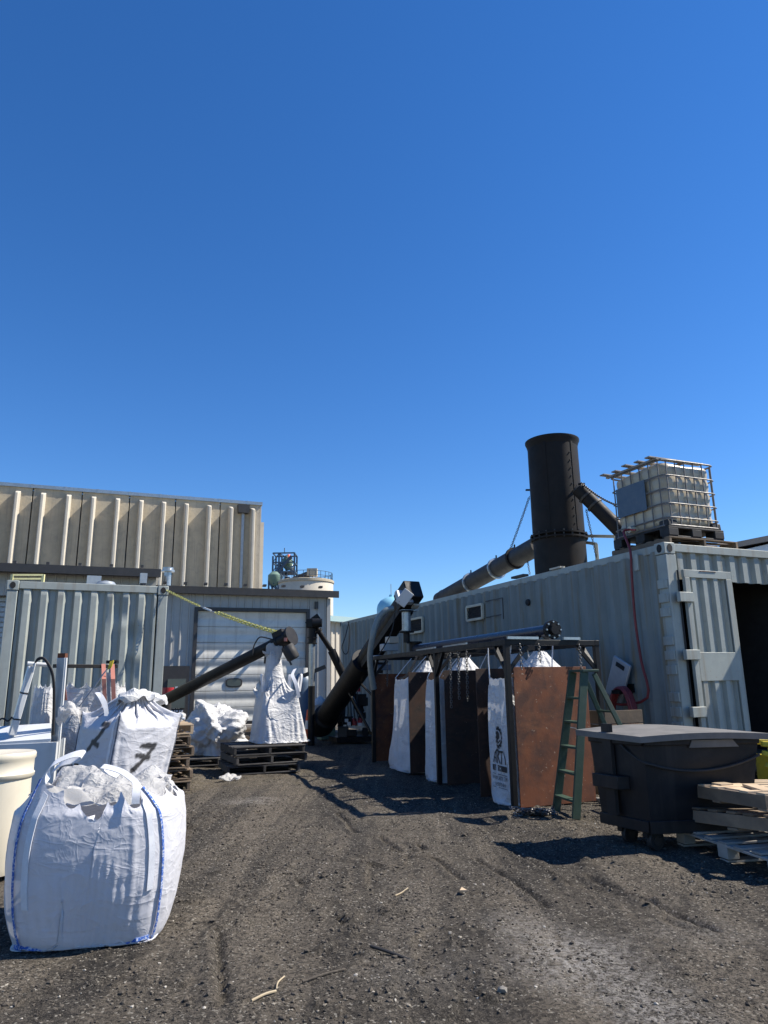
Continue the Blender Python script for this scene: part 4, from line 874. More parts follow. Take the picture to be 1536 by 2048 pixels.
# ------------------------------------------------------------------ bag-filling frame
F0, F1, F2 = gz(1030, 1619), gz(868, 1569), gz(748, 1524)
FH = 1.81; fdir = nrm(F2-F0); fn_ = U.copy(); FWd = 1.28; FL = np.linalg.norm(F2-F0)
F1 = F0+fdir*np.dot(F1-F0, fdir)
def fp(t, s=0.0, z=0.0): return F0+fdir*t+fn_*s+ZV*z
frm = T('bag_rack', 'black steel frame over the row of hanging bags and rusty plates', 'frame', F0)
w = .062
t1 = float(np.dot(F1-F0, fdir))
for t in (0, t1, FL):
    for s in (0, FWd):
        MB().bar(fp(t, s, 0), fp(t, s, FH-.03), w, w, fdir).build('post', M['frame'], frm, bevel=.004)
for s in (0, FWd): MB().bar(fp(-.035, s, FH), fp(FL+.035, s, FH), .066, .066).build('long_beam', M['frame'], frm, bevel=.004)
for t in (0, t1*.5, t1, (t1+FL)/2, FL): MB().bar(fp(t, .033, FH), fp(t, FWd-.033, FH), .062, .062).build('cross_beam', M['frame'], frm, bevel=.004)
for t in (.0, t1, FL):
    for s in (0, FWd):
        for sg in (1, -1):
            if 0 <= t+sg*.3 <= FL: MB().bar(fp(t, s, FH-.36), fp(t+sg*.28, s, FH-.04), .045, .03).build('brace', M['frame'], frm)
    MB().bar(fp(t, .0, FH-.34), fp(t, .28, FH-.04), .045, .03, fdir).build('brace', M['frame'], frm); MB().bar(fp(t, FWd, FH-.34), fp(t, FWd-.28, FH-.04), .045, .03, fdir).build('brace', M['frame'], frm)
for s0, s1 in ((.0, .42), (.78, 1.02)): MB().bar(fp(-.04, s0, FH+.05), fp(-.04, s1, FH+.05), .03, .03).build('angle_bar', M['galv'], frm)
for t in (1.2, 2.3): MB().bar(fp(t, .05, FH+.055), fp(t+.9, .1, FH+.055), .025, .02).build('angle_bar', M['galv'], frm)
# rusty partition plates
def plate(px, py, label, s0=.06, s1=1.2, z1=1.53, t=None, m='rust'):
    g_ = gz(px, py); t = float(np.dot(g_-F0, fdir)) if t is None else t; o = fp(t, 0, 0)
    p = MB().prism([o+fn_*s0+ZV*.01, o+fn_*s1+ZV*.01, o+fn_*s1+ZV*z1, o+fn_*s0+ZV*z1], fdir, .012)
    single(p, 'steel_plate', M[m], label, 'steel plate', 'rusty partition plates', bevel=.003); return t
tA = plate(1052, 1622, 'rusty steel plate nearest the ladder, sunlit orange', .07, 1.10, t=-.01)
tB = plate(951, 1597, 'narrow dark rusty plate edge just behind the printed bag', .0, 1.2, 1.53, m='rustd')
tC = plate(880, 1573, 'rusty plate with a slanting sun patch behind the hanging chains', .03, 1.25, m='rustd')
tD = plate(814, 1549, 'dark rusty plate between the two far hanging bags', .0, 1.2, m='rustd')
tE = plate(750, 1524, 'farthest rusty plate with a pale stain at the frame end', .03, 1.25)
# horizontal filling auger above the frame
ha = T('filling_auger', 'blue-black horizontal auger tube along the top of the frame', 'auger', fp(0, .75, FH))
sA = .72; zA = FH+.16; rA = .072
a0, a1 = fp(.12, sA, zA), fp(FL-.3, sA, zA)
MB().cyl(a0, a1, rA, 24).build('tube', M['blue'], ha)
ef = MB().lathe(a0-fdir*.02, [(0, -.02), (.115, -.02), (.115, .025), (rA, .025)], 28, fdir).build('end_flange', M['black'], ha)
MB().lathe(a0-fdir*.045, [(0, -.05), (.055, -.05), (.06, 0)], 20, fdir).build('bearing', M['black'], ef)
for k in range(8):
    a = 2*math.pi*k/8; x_ = nrm(np.cross(ZV, fdir)); p = a0-fdir*.045+(x_*math.cos(a)+ZV*math.sin(a))*.096; MB().cyl(p-fdir*.02, p+fdir*.03, .011, 6).build('bolt', M['galv'], ef)
for t in (.75, 1.75, 2.75, 3.7, 4.6): MB().box(fp(t, sA, FH+.03), (.16, .15, .17), fdir, fn_).build('spout', M['frame'], ha)
for t in (.35, 2.2, 4.2):
    for sg in (-1, 1): MB().bar(fp(t, sA, zA-.03), fp(t, sA+sg*.14, FH), .03, .03).build('cradle', M['frame'], ha)
MB().bar(fp(.5, sA-.22, FH+.045), fp(FL-.5, sA-.22, FH+.045), .05, .05).build('rail', M['frame'], ha)
MB().lathe(fp(FL-.35, sA, zA+.0), [(.10, -.05), (.10, .10), (.14, .1), (.14, .13), (.0, .13)], 20).build('inlet', M['black'], ha)

# ------------------------------------------------------------------ hanging chains inside the frame
rr_ = random.Random(11)
hang = [(895, 1308, 1412, .25, 'dchain', 'dark hanging chain against the slanting sun patch'), (901, 1310, 1415, .05, 'chain', 'thin hanging chain just left of the longest bright chain'), (917, 1306, 1398, .0, 'chain', 'bright hanging chain ending in the middle of the empty bay'), (934, 1306, 1402, .1, 'chain', 'hanging chain beside the narrow dark plate edge'), (775, 1310, 1372, .2, 'chain', 'short hanging chain in front of the farthest bag'), (758, 1345, 1382, .5, 'dchain', 'short dark chain at the stained farthest plate')]
for px, y0, y1, s, mm, lab in hang:
    p = onp(px, 1320, F0+fn_*s, np.cross(fdir, ZV)); t = np.dot(p-F0, fdir); zz = onp(px, y1, F0+fn_*s, np.cross(fdir, ZV))[2]
    zt0 = FH-.02 if y0 < 1330 else onp(px, y0, F0+fn_*s, np.cross(fdir, ZV))[2]
    top = fp(t, s, zt0); chain_thing([top, top*.5+fp(t+.01, s+.01, zz)*.5+fdir*.012, fp(t+.02, s, zz)], lab, mm, .042, 'chains hanging from the frame')
for s, z0, lab in ((.16, 1.5, 'hanging chain at the front cross beam above the sunlit plate'), (.42, 1.58, 'shorter hanging chain in the middle of the front beam'), (1.0, 1.45, 'hanging chain near the right end of the front beam')):
    chain_thing([fp(-.05, s, FH-.02), fp(-.05, s+.005, z0)], lab, 'chain', .04, 'chains hanging from the frame')
chain_thing(sag(fp(tD-.3, .05, FH-.03), fp(tE-.5, .35, 1.45), .1), 'bright slack chain looping over the farthest hanging bag', 'chain', .05, 'chains hanging from the frame')
pile = MB(); c0 = gz(1065, 1632)
for k in range(5):
    a = [c0+A(rr_.uniform(-.2, .25), rr_.uniform(-.10, .10), .02+rr_.uniform(0, .05)) for _ in range(7)]; pile.chain(spline(a, 5), .045)
single(pile, 'chain_heap', M['chain'], 'heap of bright steel chain on the dirt below the sunlit plate', 'chain')

# ------------------------------------------------------------------ bag bodies
def smooth_grid(P, mode, n=1):
    for _ in range(n): P[:, :] = P*.5+.125*(np.roll(P, 1, 1)+np.roll(P, -1, 1))*2 if mode else P
    return P
def flat_bag(name, label, tlo, thi, zt, zb, bulge, seed, s0=.035, group='bags hanging in the frame', lean=0.0):
    """A nearly empty bulk bag hanging in a bay: its outer face lies in the frame's side plane."""
    NU, NV = 96, 64; aa = np.linspace(0, 2*math.pi, NU, endpoint=False); P = np.zeros((NV, NU, 3)); cx_, cy_ = sq(aa, 6); rr = np.random.default_rng(seed)
    W_, D_ = (thi-tlo)/2, .36; tc_ = (tlo+thi)/2
    o = T(name, label, 'bulk bag', fp(tc_, .33, 0), 0, group)
    for i in range(NV):
        v = i/(NV-1); z = zb+(zt-zb)*v; k = 1+bulge*math.exp(-((v-.22)/.2)**2)-.10*max(0, v-.85)/.15
        fold = .016*np.sin(aa*9+v*3+seed)+.012*np.sin(aa*17-v*7+seed*2)+.022*np.sin(aa*4+seed)*math.sin(v*5+seed)
        wr = .012*np.sin(v*46+aa*4+seed)*np.exp(-((v-.25)/.12)**2)+.02*np.sin(v*30+3*np.sin(aa*3))*np.exp(-((v-.05)/.08)**2)
        for j in range(NU):
            r_ = 1+fold[j]*(1.2-v*.4)+wr[j]
            P[i, j] = fp(tc_+cx_[j]*W_*k*r_+lean*(1-v), s0+D_+cy_[j]*D_*r_*(1+bulge*.5*math.exp(-((v-.2)/.25)**2)), z)
    P += (rr.random(P.shape)-.5)*.006
    pin = np.zeros((NV, NU), bool); 
    for q in range(4): pin[-1, (NU//8+q*NU//4)] = True
    pin[-1, ::6] = True; P[-1, :, 2] -= .035*np.abs(np.cos(2*aa)); P[-2, :, 2] -= .02*np.abs(np.cos(2*aa))
    rest = P.copy(); c = P.mean((0, 1)); Q = P.copy(); Q[..., :2] = c[:2]+(P[..., :2]-c[:2])*.985; 
    Q = cloth(Q, rest, pin, None, 45, .0006, 4, .05, .15)
    for _ in range(3): Q[-4:] = (np.roll(Q[-4:], 1, 1)+2*Q[-4:]+np.roll(Q[-4:], -1, 1))/4
    bd = MB().grid(Q, cu=True).build('body', M['bagc'], o, smooth='all')
    lp = MB()
    for q in range(4):
        k = NU//8+q*NU//4; a = Q[-1, k]; b_ = fp(float(np.dot(a-F0, fdir))+(.1 if q in (0, 3) else -.1), float(np.dot(a-F0, fn_)), FH-.03)
        lq = MB(); ribbon(lq, [a-ZV*.18, a, a*.5+b_*.5+fdir*.01, b_], fdir*.026); lq.build('lift_loop', M['web'], o)
    return o, Q
def tpx(px, py): return float(np.dot(onp(px, py, F0, np.cross(fdir, ZV))-F0, fdir))
b1, Q1 = flat_bag('bulk_bag', 'white hanging bag with printed gear emblem behind the near post', max(.07, tpx(1034, 1470)), tpx(967, 1470), 1.46, .04, .05, 1)
b2_, Q2 = flat_bag('bulk_bag', 'narrow white hanging bag behind the middle post', tpx(874, 1450), tpx(843, 1450), 1.46, .06, .10, 2)
b3, Q3 = flat_bag('bulk_bag', 'bulging white hanging bag at the far end of the frame', tpx(812, 1430), tpx(778, 1430), 1.48, .05, .28, 3)
b4 = None
# gathered tops of the liners under the auger spouts
for t, s, lab in ((tA+.45, .72, 'gathered white bag neck above the sunlit plate'), (tC+.75, .72, 'gathered white bag neck over the middle bag'), (tD+.9, .72, 'gathered white bag neck over the farthest bag'), (tB+.45, .85, 'gathered white bag neck behind the hanging chains')):
    NU, NV = 60, 12; aa = np.linspace(0, 2*math.pi, NU, endpoint=False); P = np.zeros((NV, NU, 3))
    for i in range(NV):
        v = i/(NV-1); r_ = (.33-.25*v**.8)*(1+.05*np.sin(aa*13+v)+.03*np.sin(aa*23)); cx_, cy_ = sq(aa, 2+2*(1-v))
        for j in range(NU): P[i, j] = fp(t+cx_[j]*r_[j], s+cy_[j]*r_[j]*.9, 1.46+v*.27)
    single(MB().grid(P, cu=True), 'bag_neck', M['bagc'], lab, 'bag neck', 'bag necks under the auger', smooth='all')
# print on the near bag: columns that face the yard are centred on u = .75
def outer_u(Q):
    s = ((Q-F0)@fn_).mean(0); return s
def bmap(Q, uc, vc, wu, hv, flip=-1):
    def f(x, y):
        p, n = bil(Q, uc+flip*x*wu, vc+y*hv); out = -fn_; n = n if np.dot(n, out) > 0 else -n; return p+n*.008
    return f
NUv = Q1.shape[1]; face = (Q1[32]-F0)@fn_
perim = .72*2+1.8*(tB-tA-.16)
W1 = 1/ (4*(tB-tA-.16)*1.02)*1.0; H1 = 1/1.42
mp_ = bmap(Q1, .75, .385, W1, H1, +1)
t0 = bil(Q1, .75, .5)[0]; tp_ = bil(Q1, .76, .5)[0]; sgn = 1 if np.dot(tp_-t0, fdir) < 0 else -1
mp_ = bmap(Q1, .75+sgn*.004, .469, .19, .365, sgn)
def seg_print(pls, name):
    mb = MB()
    for pl in pls: mb.add([mp_(x, y) for x, y in pl], [tuple(range(len(pl)))])
    return mb.build(name, M['ink'], b1, smooth=False)
gear = []
for k in range(14):
    a = 2*math.pi*k/14; c_, s_ = math.cos(a), math.sin(a); gear.append([(.17*c_-.03*s_, .36+.17*s_+.03*c_), (.21*c_-.022*s_, .36+.21*s_+.022*c_), (.21*c_+.022*s_, .36+.21*s_-.022*c_), (.17*c_+.03*s_, .36+.17*s_-.03*c_)])
for k in range(28):
    a, b_ = 2*math.pi*k/28, 2*math.pi*(k+1)/28; gear.append([(.14*math.cos(a), .36+.14*math.sin(a)), (.175*math.cos(a), .36+.175*math.sin(a)), (.175*math.cos(b_), .36+.175*math.sin(b_)), (.14*math.cos(b_), .36+.14*math.sin(b_))])
fl_ = [(math.cos(2*math.pi*k/16)*.075, .40+math.sin(2*math.pi*k/16)*.085) for k in range(16)]; gear.append(fl_)
gear += [[(-.015, .34), (.015, .34), (.02, .24), (-.02, .24)], [(0, .27), (.1, .33), (.11, .30), (.01, .245)], [(0, .27), (-.1, .33), (-.11, .30), (-.01, .245)]]
seg_print(gear, 'printed_emblem')
def stroke(pts, w):
    out = []
    for (xa, ya), (xb, yb) in zip(pts[:-1], pts[1:]):
        d = nrm(A(xb-xa, yb-ya)); n = A(-d[1], d[0])*w/2; out.append([(xa+n[0], ya+n[1]), (xb+n[0], yb+n[1]), (xb-n[0], yb-n[1]), (xa-n[0], ya-n[1])])
    return out
L_ = []
for pl in ([(-.40, -.13), (-.28, .06), (-.2, .09), (-.2, -.11)], [(-.30, -.03), (-.21, -.03)], [(-.12, -.13), (-.12, .09), (-.03, .14), (.04, .07), (-.08, .01), (.07, -.13)], [(.02, .10), (.24, .10)], [(.13, .10), (.13, -.13)], [(.27, .09), (.38, -.02), (.38, -.13)], [(-.28, .06), (-.1, .14)]): L_ += stroke(pl, .035)
seg_print(L_, 'printed_letters')
bar_ = seg_print([[(-.44, -.28), (.44, -.28), (.44, -.165), (-.44, -.165)]], 'printed_band')
seg_print(stroke([(-.44, -.345), (.44, -.345)], .010)+stroke([(-.44, -.605), (.44, -.605)], .010), 'printed_line')
def mpo(x, y):
    p = A(*mp_(x, y)); return p-fn_*.003
text('BIOCHAR', .115, lambda x, y: mpo(x*1.0-.0, y-.262), M['inkw'], 'printed_name', b1, align='CENTER', sp=1.25)
text('WWW.ARTI.COM', .115, lambda x, y: mp_(x*.95, y-.455), M['ink'], 'printed_address', b1, align='CENTER')
text('+1(515)515-5166', .105, lambda x, y: mp_(x*.92, y-.57), M['ink'], 'printed_number', b1, align='CENTER')

# ------------------------------------------------------------------ big inclined auger, its duct, spout and box
top = at(812, 1200, 13.3); foot = at(640, 1452, 17.6); foot[2] = max(foot[2], .22); ad = nrm(top-foot)
ba = T('inclined_auger', 'large black inclined auger rising to the far end of the frame', 'auger', foot*A(1, 1, 0))
mid = at(727, 1330, 15.1); mid = foot+ad*np.dot(mid-foot, ad); rb1 = 21/F_PX*16.3; rb2 = 17/F_PX*14.2
MB().cyl(foot, mid, rb1, 28).build('lower_tube', M['black'], ba)
mo = MB().lathe(mid, [(rb1*1.0, -.02), (rb1*1.12, -.02), (rb1*1.12, .03), (rb2, .03)], 28, ad).build('flange', M['black'], ba)
side = nrm(np.cross(ad, ZV)); upn = np.cross(side, ad)
MB().cyl(mid, top-ad*.1, rb2, 28).build('upper_tube', M['black'], ba)
MB().box((mid+top)/2-upn*.05, (rb2*1.7, np.linalg.norm(top-mid)*.9, rb2*1.9), side, ad, upn).build('trough', M['black'], ba)
hd = MB().box(top+ad*.12, (.34, .5, .36), side, ad, upn).build('head', M['black'], ba, bevel=.02)
bxq = at(808, 1195, 13.0); MB().box(bxq, (.30, .10, .26), side, nrm(np.cross(upn, side))*-1, upn).build('control_box', M['whitem'], ba, bevel=.01)
bx_o = MB().box(at(809, 1196, 12.85), (.30, .05, .20), nrm(ad*A(1, .2, 1)), A(0, -1, 0), nrm(np.cross(nrm(ad*A(1, .2, 1)), A(0, -1, 0)))).build('control_box_lid', M['white'], ba, bevel=.008)
for k in range(5): MB().box(at(822+k*2-(k % 2)*5, 1190+k*5, 13.2), (.12, .12, .1), side, ad, upn).build('drive_part', M['pipe'] if k % 2 else M['concl'], ba)
MB().lathe(foot, [(0, -.18), (rb1*.9, -.15), (rb1*1.25, .1), (rb1*1.25, .5), (rb1, .55)], 24, ad).build('boot', M['black'], ba)
for (x0, y0, Y0, x1, y1, Y1) in ((683, 1357, 16.0, 740, 1462, 15.2), (716, 1362, 15.6, 752, 1398, 15.0), (683, 1357, 16.0, 735, 1455, 16.4)): MB().bar(at(x0, y0, Y0), at(x1, y1, Y1), .035).build('support_leg', M['frame'], ba)
dc = [at(786, 1217, 12.95), at(770, 1222, 12.9), at(754, 1243, 12.9), at(745, 1275, 12.9), at(740, 1310, 13.0), at(742, 1345, 13.1), at(748, 1378, 13.2)]
dq = spline(dc, 8); rdd = [.052+.0012*(k % 2) for k in range(len(dq))]
dth = single(MB().tube(dq, rdd, 16), 'flexible_duct', M['duct'], 'grey flexible duct arching down beside the inclined auger', 'duct')
sp = T('discharge_spout', 'galvanised vertical spout between inclined auger and frame auger', 'spout', at(813, 1265, 13.1))
s0_, s1_ = at(813, 1263, 13.1), at(813, 1224, 13.1); s1_ = A(s0_[0], s0_[1], s1_[2])
MB().cyl(s0_, s1_, .083, 24).build('pipe', M['galv'], sp)
for q in (s0_-ZV*.02, s1_): MB().lathe(q, [(.083, 0), (.14, 0), (.14, .025), (.083, .03)], 24).build('flange', M['black'], sp)
MB().box(s1_+ZV*.03+U*.06, (.32, .14, .02), U, V).build('plate', M['galv'], sp)
MB().cyl(s0_-ZV*.2, s0_-ZV*.02, .06, 16).build('lower_neck', M['black'], sp)
cbl = MB().tube(spline([at(790, 1225, 12.9), at(784, 1260, 12.9), at(770, 1290, 12.9), at(757, 1310, 12.95)], 6), .012, 6)
single(cbl, 'power_cable', M['rubber'], 'thin black cable drooping under the inclined auger head', 'cable')
ub = T('junction_unit', 'grey boxes and valves on the far end of the frame top', 'equipment', at(775, 1310, 13.4))
for px, py, sx_, sz_, mm in ((778, 1295, .30, .13, 'whitem'), (784, 1280, .2, .12, 'concl'), (762, 1318, .26, .13, 'whitem'), (765, 1335, .26, .1, 'tank'), (757, 1330, .1, .3, 'black')): MB().box(at(px, py, 13.5), (sx_, .2, sz_), U, V).build('box', M[mm], ub, bevel=.008)

# second auger with galvanised stand pipe
Yp = 17.0; p0, p1, p2 = at(622, 1452, Yp), at(624, 1288, Yp), at(627, 1240, Yp); p0 = A(p1[0], p1[1], 0)
va = T('stand_pipe', 'vertical galvanised stand pipe with black head near the garage door', 'pipe', p0)
rv = 6.3/F_PX*Yp
zb2 = at(622, 1372, Yp)[2]
MB().cyl(p0, A(p1[0], p1[1], zb2), rv*1.03, 18).build('lower_pipe', M['black'], va); MB().cyl(A(p1[0], p1[1], zb2), p1, rv, 18).build('pipe', M['galv'], va)
MB().cyl(p1, p2, rv*1.15, 18, rv*1.5).build('neck', M['black'], va)
for q in (p1, p1+ZV*.13): MB().lathe(q, [(rv, 0), (rv*1.6, 0), (rv*1.6, .03), (rv, .03)], 18).build('flange', M['black'], va)
h_ = at(626, 1247, Yp); MB().box(h_, (.30, .28, .22)).build('head', M['black'], va, bevel=.02); MB().bar(at(614, 1250, Yp), at(638, 1232, Yp), .1, .14).build('drive', M['black'], va); MB().bar(at(634, 1238, Yp), at(638, 1227, Yp), .05).build('handle', M['galv'], va)
MB().lathe(at(634, 1246, Yp-.15), [(0, -.1), (.1, -.1), (.1, .12), (0, .12)], 18, (1, 0, 0)).build('motor', M['black'], va)
MB().bar(at(606, 1352, Yp), at(651, 1333, Yp), .05, .09).build('cross_arm', M['eave'], va)
sa = T('slim_auger', 'slim black auger slanting down from the stand pipe head', 'auger', at(690, 1450, 16.9)*A(1, 1, 0))
MB().cyl(at(634, 1257, Yp), at(664, 1303, 17.2), 5/F_PX*17, 16).build('upper_tube', M['black'], sa); MB().cyl(at(663, 1301, 17.2), at(722, 1425, 17.5), 8/F_PX*17.3, 18).build('lower_tube', M['black'], sa)
MB().lathe(at(636, 1260, Yp), [(.05, 0), (.1, 0), (.1, .05), (.05, .05)], 14, nrm(at(664, 1303, 17.2)-at(634, 1257, Yp))).build('collar', M['black'], sa)

# pump skid behind the augers
ps_ = T('pump_skid', 'dark pump machinery with red caps below the augers', 'machine', at(705, 1462, 17.6)*A(1, 1, 0))
rr_ = random.Random(21)
c0 = at(705, 1455, 17.6); c0[2] = 0
MB().box(c0+ZV*.09, (1.0, .6, .12), U, V).build('skid', M['frame'], ps_)
for k in range(12): MB().box(c0+A(rr_.uniform(-.4, .4), rr_.uniform(-.2, .2), rr_.uniform(.2, 1.0)), (rr_.uniform(.08, .25), .2, rr_.uniform(.08, .35))).build('housing', M['black'] if k % 3 else M['eave'], ps_, bevel=.01)
for px, py in ((708, 1441), (720, 1441), (716, 1379), (709, 1446)): q = at(px, py, 17.2); MB().lathe(q-ZV*.05, [(0, 0), (.06, 0), (.06, .09), (.03, .11), (0, .11)], 12).build('red_cap', M['red'], ps_)
for px, py in ((693, 1441), (698, 1447), (720, 1449)): MB().box(at(px, py, 17.1), (.08, .05, .07)).build('tag', M['white'], ps_)
MB().bar(at(703, 1385, 17.0), at(713, 1412, 17.0), .12, .03).build('panel', M['whitem'], ps_)
for k in range(6): MB().tube(spline([at(680+k*7, 1380+rr_.uniform(-10, 20), 17.2), at(684+k*6, 1420, 17.1), at(676+k*9, 1452, 17.2)], 6), .014, 6).build('line', M['rubber'], ps_)
cbl = MB().tube(spline([at(698, 1244, 17.2), at(690, 1275, 17.2), at(684, 1295, 17.2), at(690, 1308, 17.2), at(697, 1300, 17.2), at(700, 1260, 17.2), at(696, 1244, 17.2)], 8), .012, 6)
single(cbl, 'cable_loop', M['rubber'], 'black cable loop hanging on the far end of the right container', 'cable')
gb = T('green_bin', 'pale green bin at the foot of the inclined auger', 'bin', at(652, 1463, 18.6)*A(1, 1, 0))
q = at(652, 1463, 18.6); q[2] = 0; MB().box(q+ZV*.28, (.36, .36, .54), U, V, tp=1.12).build('tub', M['gbin'], gb, bevel=.02); MB().box(q+ZV*.56, (.44, .44, .04), U, V).build('lid', M['gbin'], gb, bevel=.01)
tk = at(605, 1400, 19.5); tb_ = T('plastic_tank', 'blue-grey upright plastic tank partly hidden behind the filled bag', 'tank', (tk[0], tk[1], 0))
zt_ = at(603, 1345, 19.5)[2]; rt_ = 19/F_PX*19.5
MB().lathe((tk[0], tk[1], 0), [(rt_, 0), (rt_, zt_-.28), (rt_*.9, zt_-.16), (rt_*.5, zt_-.03), (rt_*.4, zt_), (0, zt_)], 28).build('body', M['tank'], tb_, angle=50); MB().cyl((tk[0], tk[1], zt_-.02), (tk[0], tk[1], zt_+.12), .13, 16).build('lid', M['white'], tb_)
cq = at(616, 1440, 18.0); cq[2] = 0; cn_ = T('traffic_cone', 'orange and white traffic cone beside the stand pipe', 'cone', cq)
MB().box(cq+ZV*.02, (.3, .3, .04)).build('foot', M['orange'], cn_); MB().lathe(cq, [(.12, .04), (.085, .3)], 18).build('lower_cone', M['orange'], cn_); MB().lathe(cq, [(.085, .3), (.06, .5)], 18).build('white_band', M['white'], cn_); MB().lathe(cq, [(.06, .5), (.03, .75), (0, .76)], 18).build('tip', M['orange'], cn_)
rr_ = random.Random(8)
for k, (px, py, lab) in enumerate(((630, 1412, 'crumpled white sack against the metal building wall'), (640, 1405, 'small white sack slumped behind the inclined auger'), (622, 1428, 'white sack at the foot of the stand pipe'))):
    q = at(px, py, 20.5); nu, nv = 22, 12; P = np.zeros((nv, nu, 3)); q[2] = max(.0, q[2]-.3)
    for i in range(nv):
        for j in range(nu): a = 2*math.pi*j/nu; t = i/(nv-1); rdd_ = .24*math.sin(math.pi*(.15+.85*t))*(1+.3*(vnoise(np.array(j*.6), np.array(i*.8), k)-.5)); P[i, j] = q+A(math.cos(a)*rdd_, math.sin(a)*rdd_, t*.5)
    single(MB().grid(P, cu=True, cap=True), 'sack', M['bagd'], lab, 'sack', 'sacks by the building wall')

# ------------------------------------------------------------------ step ladder
g1, g2 = gz(1152, 1639), gz(1112, 1624); wdir = nrm((g2-g1)*A(1, 1, 0)); 
ldr = T('step_ladder', 'green wooden step ladder beside the sunlit rusty plate', 'ladder', (g1+g2)/2)
out = nrm(A(-wdir[1], wdir[0], 0)); out = out if out[0] > 0 else -out
zt_ = 1.46; Wb = np.linalg.norm(g2-g1); lean = .27
def lt_(k, s, off=0.0):  # k 0..1 up, s -1..1 across
    wv = Wb/2*(1-k)+.13*k; return (g1+g2)/2*A(1, 1, 0)+wdir*s*wv+out*(lean*k+off)+ZV*(zt_*k)
for s in (-1, 1): MB().bar(lt_(0, s), lt_(1, s), .028, .088, out).build('stile', M['green'], ldr, bevel=.003)
for k in (.115, .29, .465, .64, .81): MB().box((lt_(k, -1)+lt_(k, 1))/2, (np.linalg.norm(lt_(k, -1)-lt_(k, 1))-.02, .095, .022), wdir, out).build('step', M['green'], ldr, bevel=.003)
MB().box((lt_(1, -1)+lt_(1, 1))/2+out*.06+ZV*.012, (.34, .19, .026), wdir, out).build('top_cap', M['green'], ldr, bevel=.003)
def lb_(k, s): return (g1+g2)/2*A(1, 1, 0)+wdir*s*(.23*(1-k)+.12*k)+out*(lean+.12+(.62)*(1-k))+ZV*((zt_-.02)*k+.0)
for s in (-1, 1): MB().bar(lb_(0, s), lb_(1, s), .026, .05, out).build('back_leg', M['green'], ldr, bevel=.003)
for k in (.3, .52, .72): MB().bar(lb_(k, -1), lb_(k, 1), .04, .02).build('back_rail', M['green'], ldr)
MB().bar(lt_(.6, 1), lb_(.55, 1), .02, .006).build('spreader', M['galv'], ldr); MB().bar(lt_(.6, -1), lb_(.55, -1), .02, .006).build('spreader', M['galv'], ldr)
wbx = T('wooden_crate', 'dark wooden crate half hidden behind the step ladder', 'crate', at(1215, 1440, 9.2)*A(1, 1, 0))
q = at(1218, 1440, 9.3)*A(1, 1, 0)
for k in range(6): MB().box(q-V*.25+ZV*(.1+k*.165), (.62, .02, .155), U, V).build('plank', M['wood'], wbx, bevel=.003); MB().box(q-U*.31+ZV*(.1+k*.165), (.02, .48, .155), U, V).build('plank', M['wood'], wbx, bevel=.003)

# ------------------------------------------------------------------ dumpster
zb0 = .19; D0 = gz(1303, 1655, zb0); D1 = gz(1205, 1634, zb0)
dl_ = nrm((D1-D0)*A(1, 1, 0)); dr_ = A(-dl_[1], dl_[0], 0); dr_ = dr_ if dr_[0] > 0 else -dr_
dr_ = nrm(onp(1516, 1640, D0, nrm(A(.12, -1, 0)))*A(1, 1, 0)-D0*A(1, 1, 0))
DL = float(np.linalg.norm((D1-D0)[:2])); DW = 1.22; zt_ = gz(1285, 1487, 0)[2]
def onv(px, py, P): r = ray(px, py); k = (P[1]-EYE[1])/r[1]; return EYE+r*k
zrim = onv(1286, 1484, D0)[2]; 
dm = T('dumpster', 'black steel dumpster on casters with a dusty flat lid', 'dumpster', D0*A(1, 1, 0))
def pxx(P): d = np.asarray(P)-EYE; return 768+F_PX*np.dot(d, RT)/np.dot(d, FWD)
for DW in np.arange(.5, 1.6, .02):
    if pxx(D0*A(1, 1, 0)+dr_*DW+ZV*zrim-dl_*.07) > 1517: break
def dq_(a, b_, z, fl=0.0): return D0*A(1, 1, 0)+dr_*a+dl_*b_+ZV*z
fl = .035
btm = [dq_(0, 0, zb0), dq_(DW-.1, 0, zb0), dq_(DW-.1, DL, zb0), dq_(0, DL, zb0)]
tp4 = [dq_(-fl, -fl, zrim), dq_(DW+.02, -fl, zrim), dq_(DW+.02, DL+fl, zrim), dq_(-fl, DL+fl, zrim)]
def wall(a, b_, c_, d_, n=14, amp=.012, seed=1):
    P = np.zeros((n, n, 3)); nn2 = nrm(np.cross(b_-a, d_-a))
    for i in range(n):
        for j in range(n):
            s, t = j/(n-1), i/(n-1); P[i, j] = (a*(1-s)+b_*s)*(1-t)+(d_*(1-s)+c_*s)*t+nn2*amp*math.sin(math.pi*s)*math.sin(math.pi*t)*(1+.8*math.sin(5*s+seed)+.6*math.sin(7*t+seed*2))
    return MB().grid(P)
wall(btm[0], btm[1], tp4[1], tp4[0]).build('front_wall', M['dump'], dm, smooth='all'); wall(btm[3], btm[0], tp4[0], tp4[3], seed=2).build('side_wall', M['dump'], dm, smooth='all')
wall(btm[1], btm[2], tp4[2], tp4[1], seed=3).build('side_wall', M['dump'], dm, smooth='all'); wall(btm[2], btm[3], tp4[3], tp4[2], seed=4).build('back_wall', M['dump'], dm, smooth='all')
MB().prism([btm[0]-dr_*.01, btm[1], btm[2], btm[3]], ZV, .02).build('bottom', M['dump'], dm)
MB().bar(btm[0]-dr_*.02-dl_*.012, btm[1]-dl_*.012, .03, .1).build('bottom_rail', M['dump'], dm, bevel=.004); MB().bar(btm[0]-dr_*.014, btm[3]-dr_*.014, .03, .09).build('bottom_rail', M['dump'], dm, bevel=.004)
for a, b_ in ((0, 1), (1, 2), (2, 3), (3, 0)): MB().bar(tp4[a], tp4[b_], .05, .06).build('rim', M['dump'], dm, bevel=.008)
n = 16; P = np.zeros((2, n, n, 3)); ov = .075
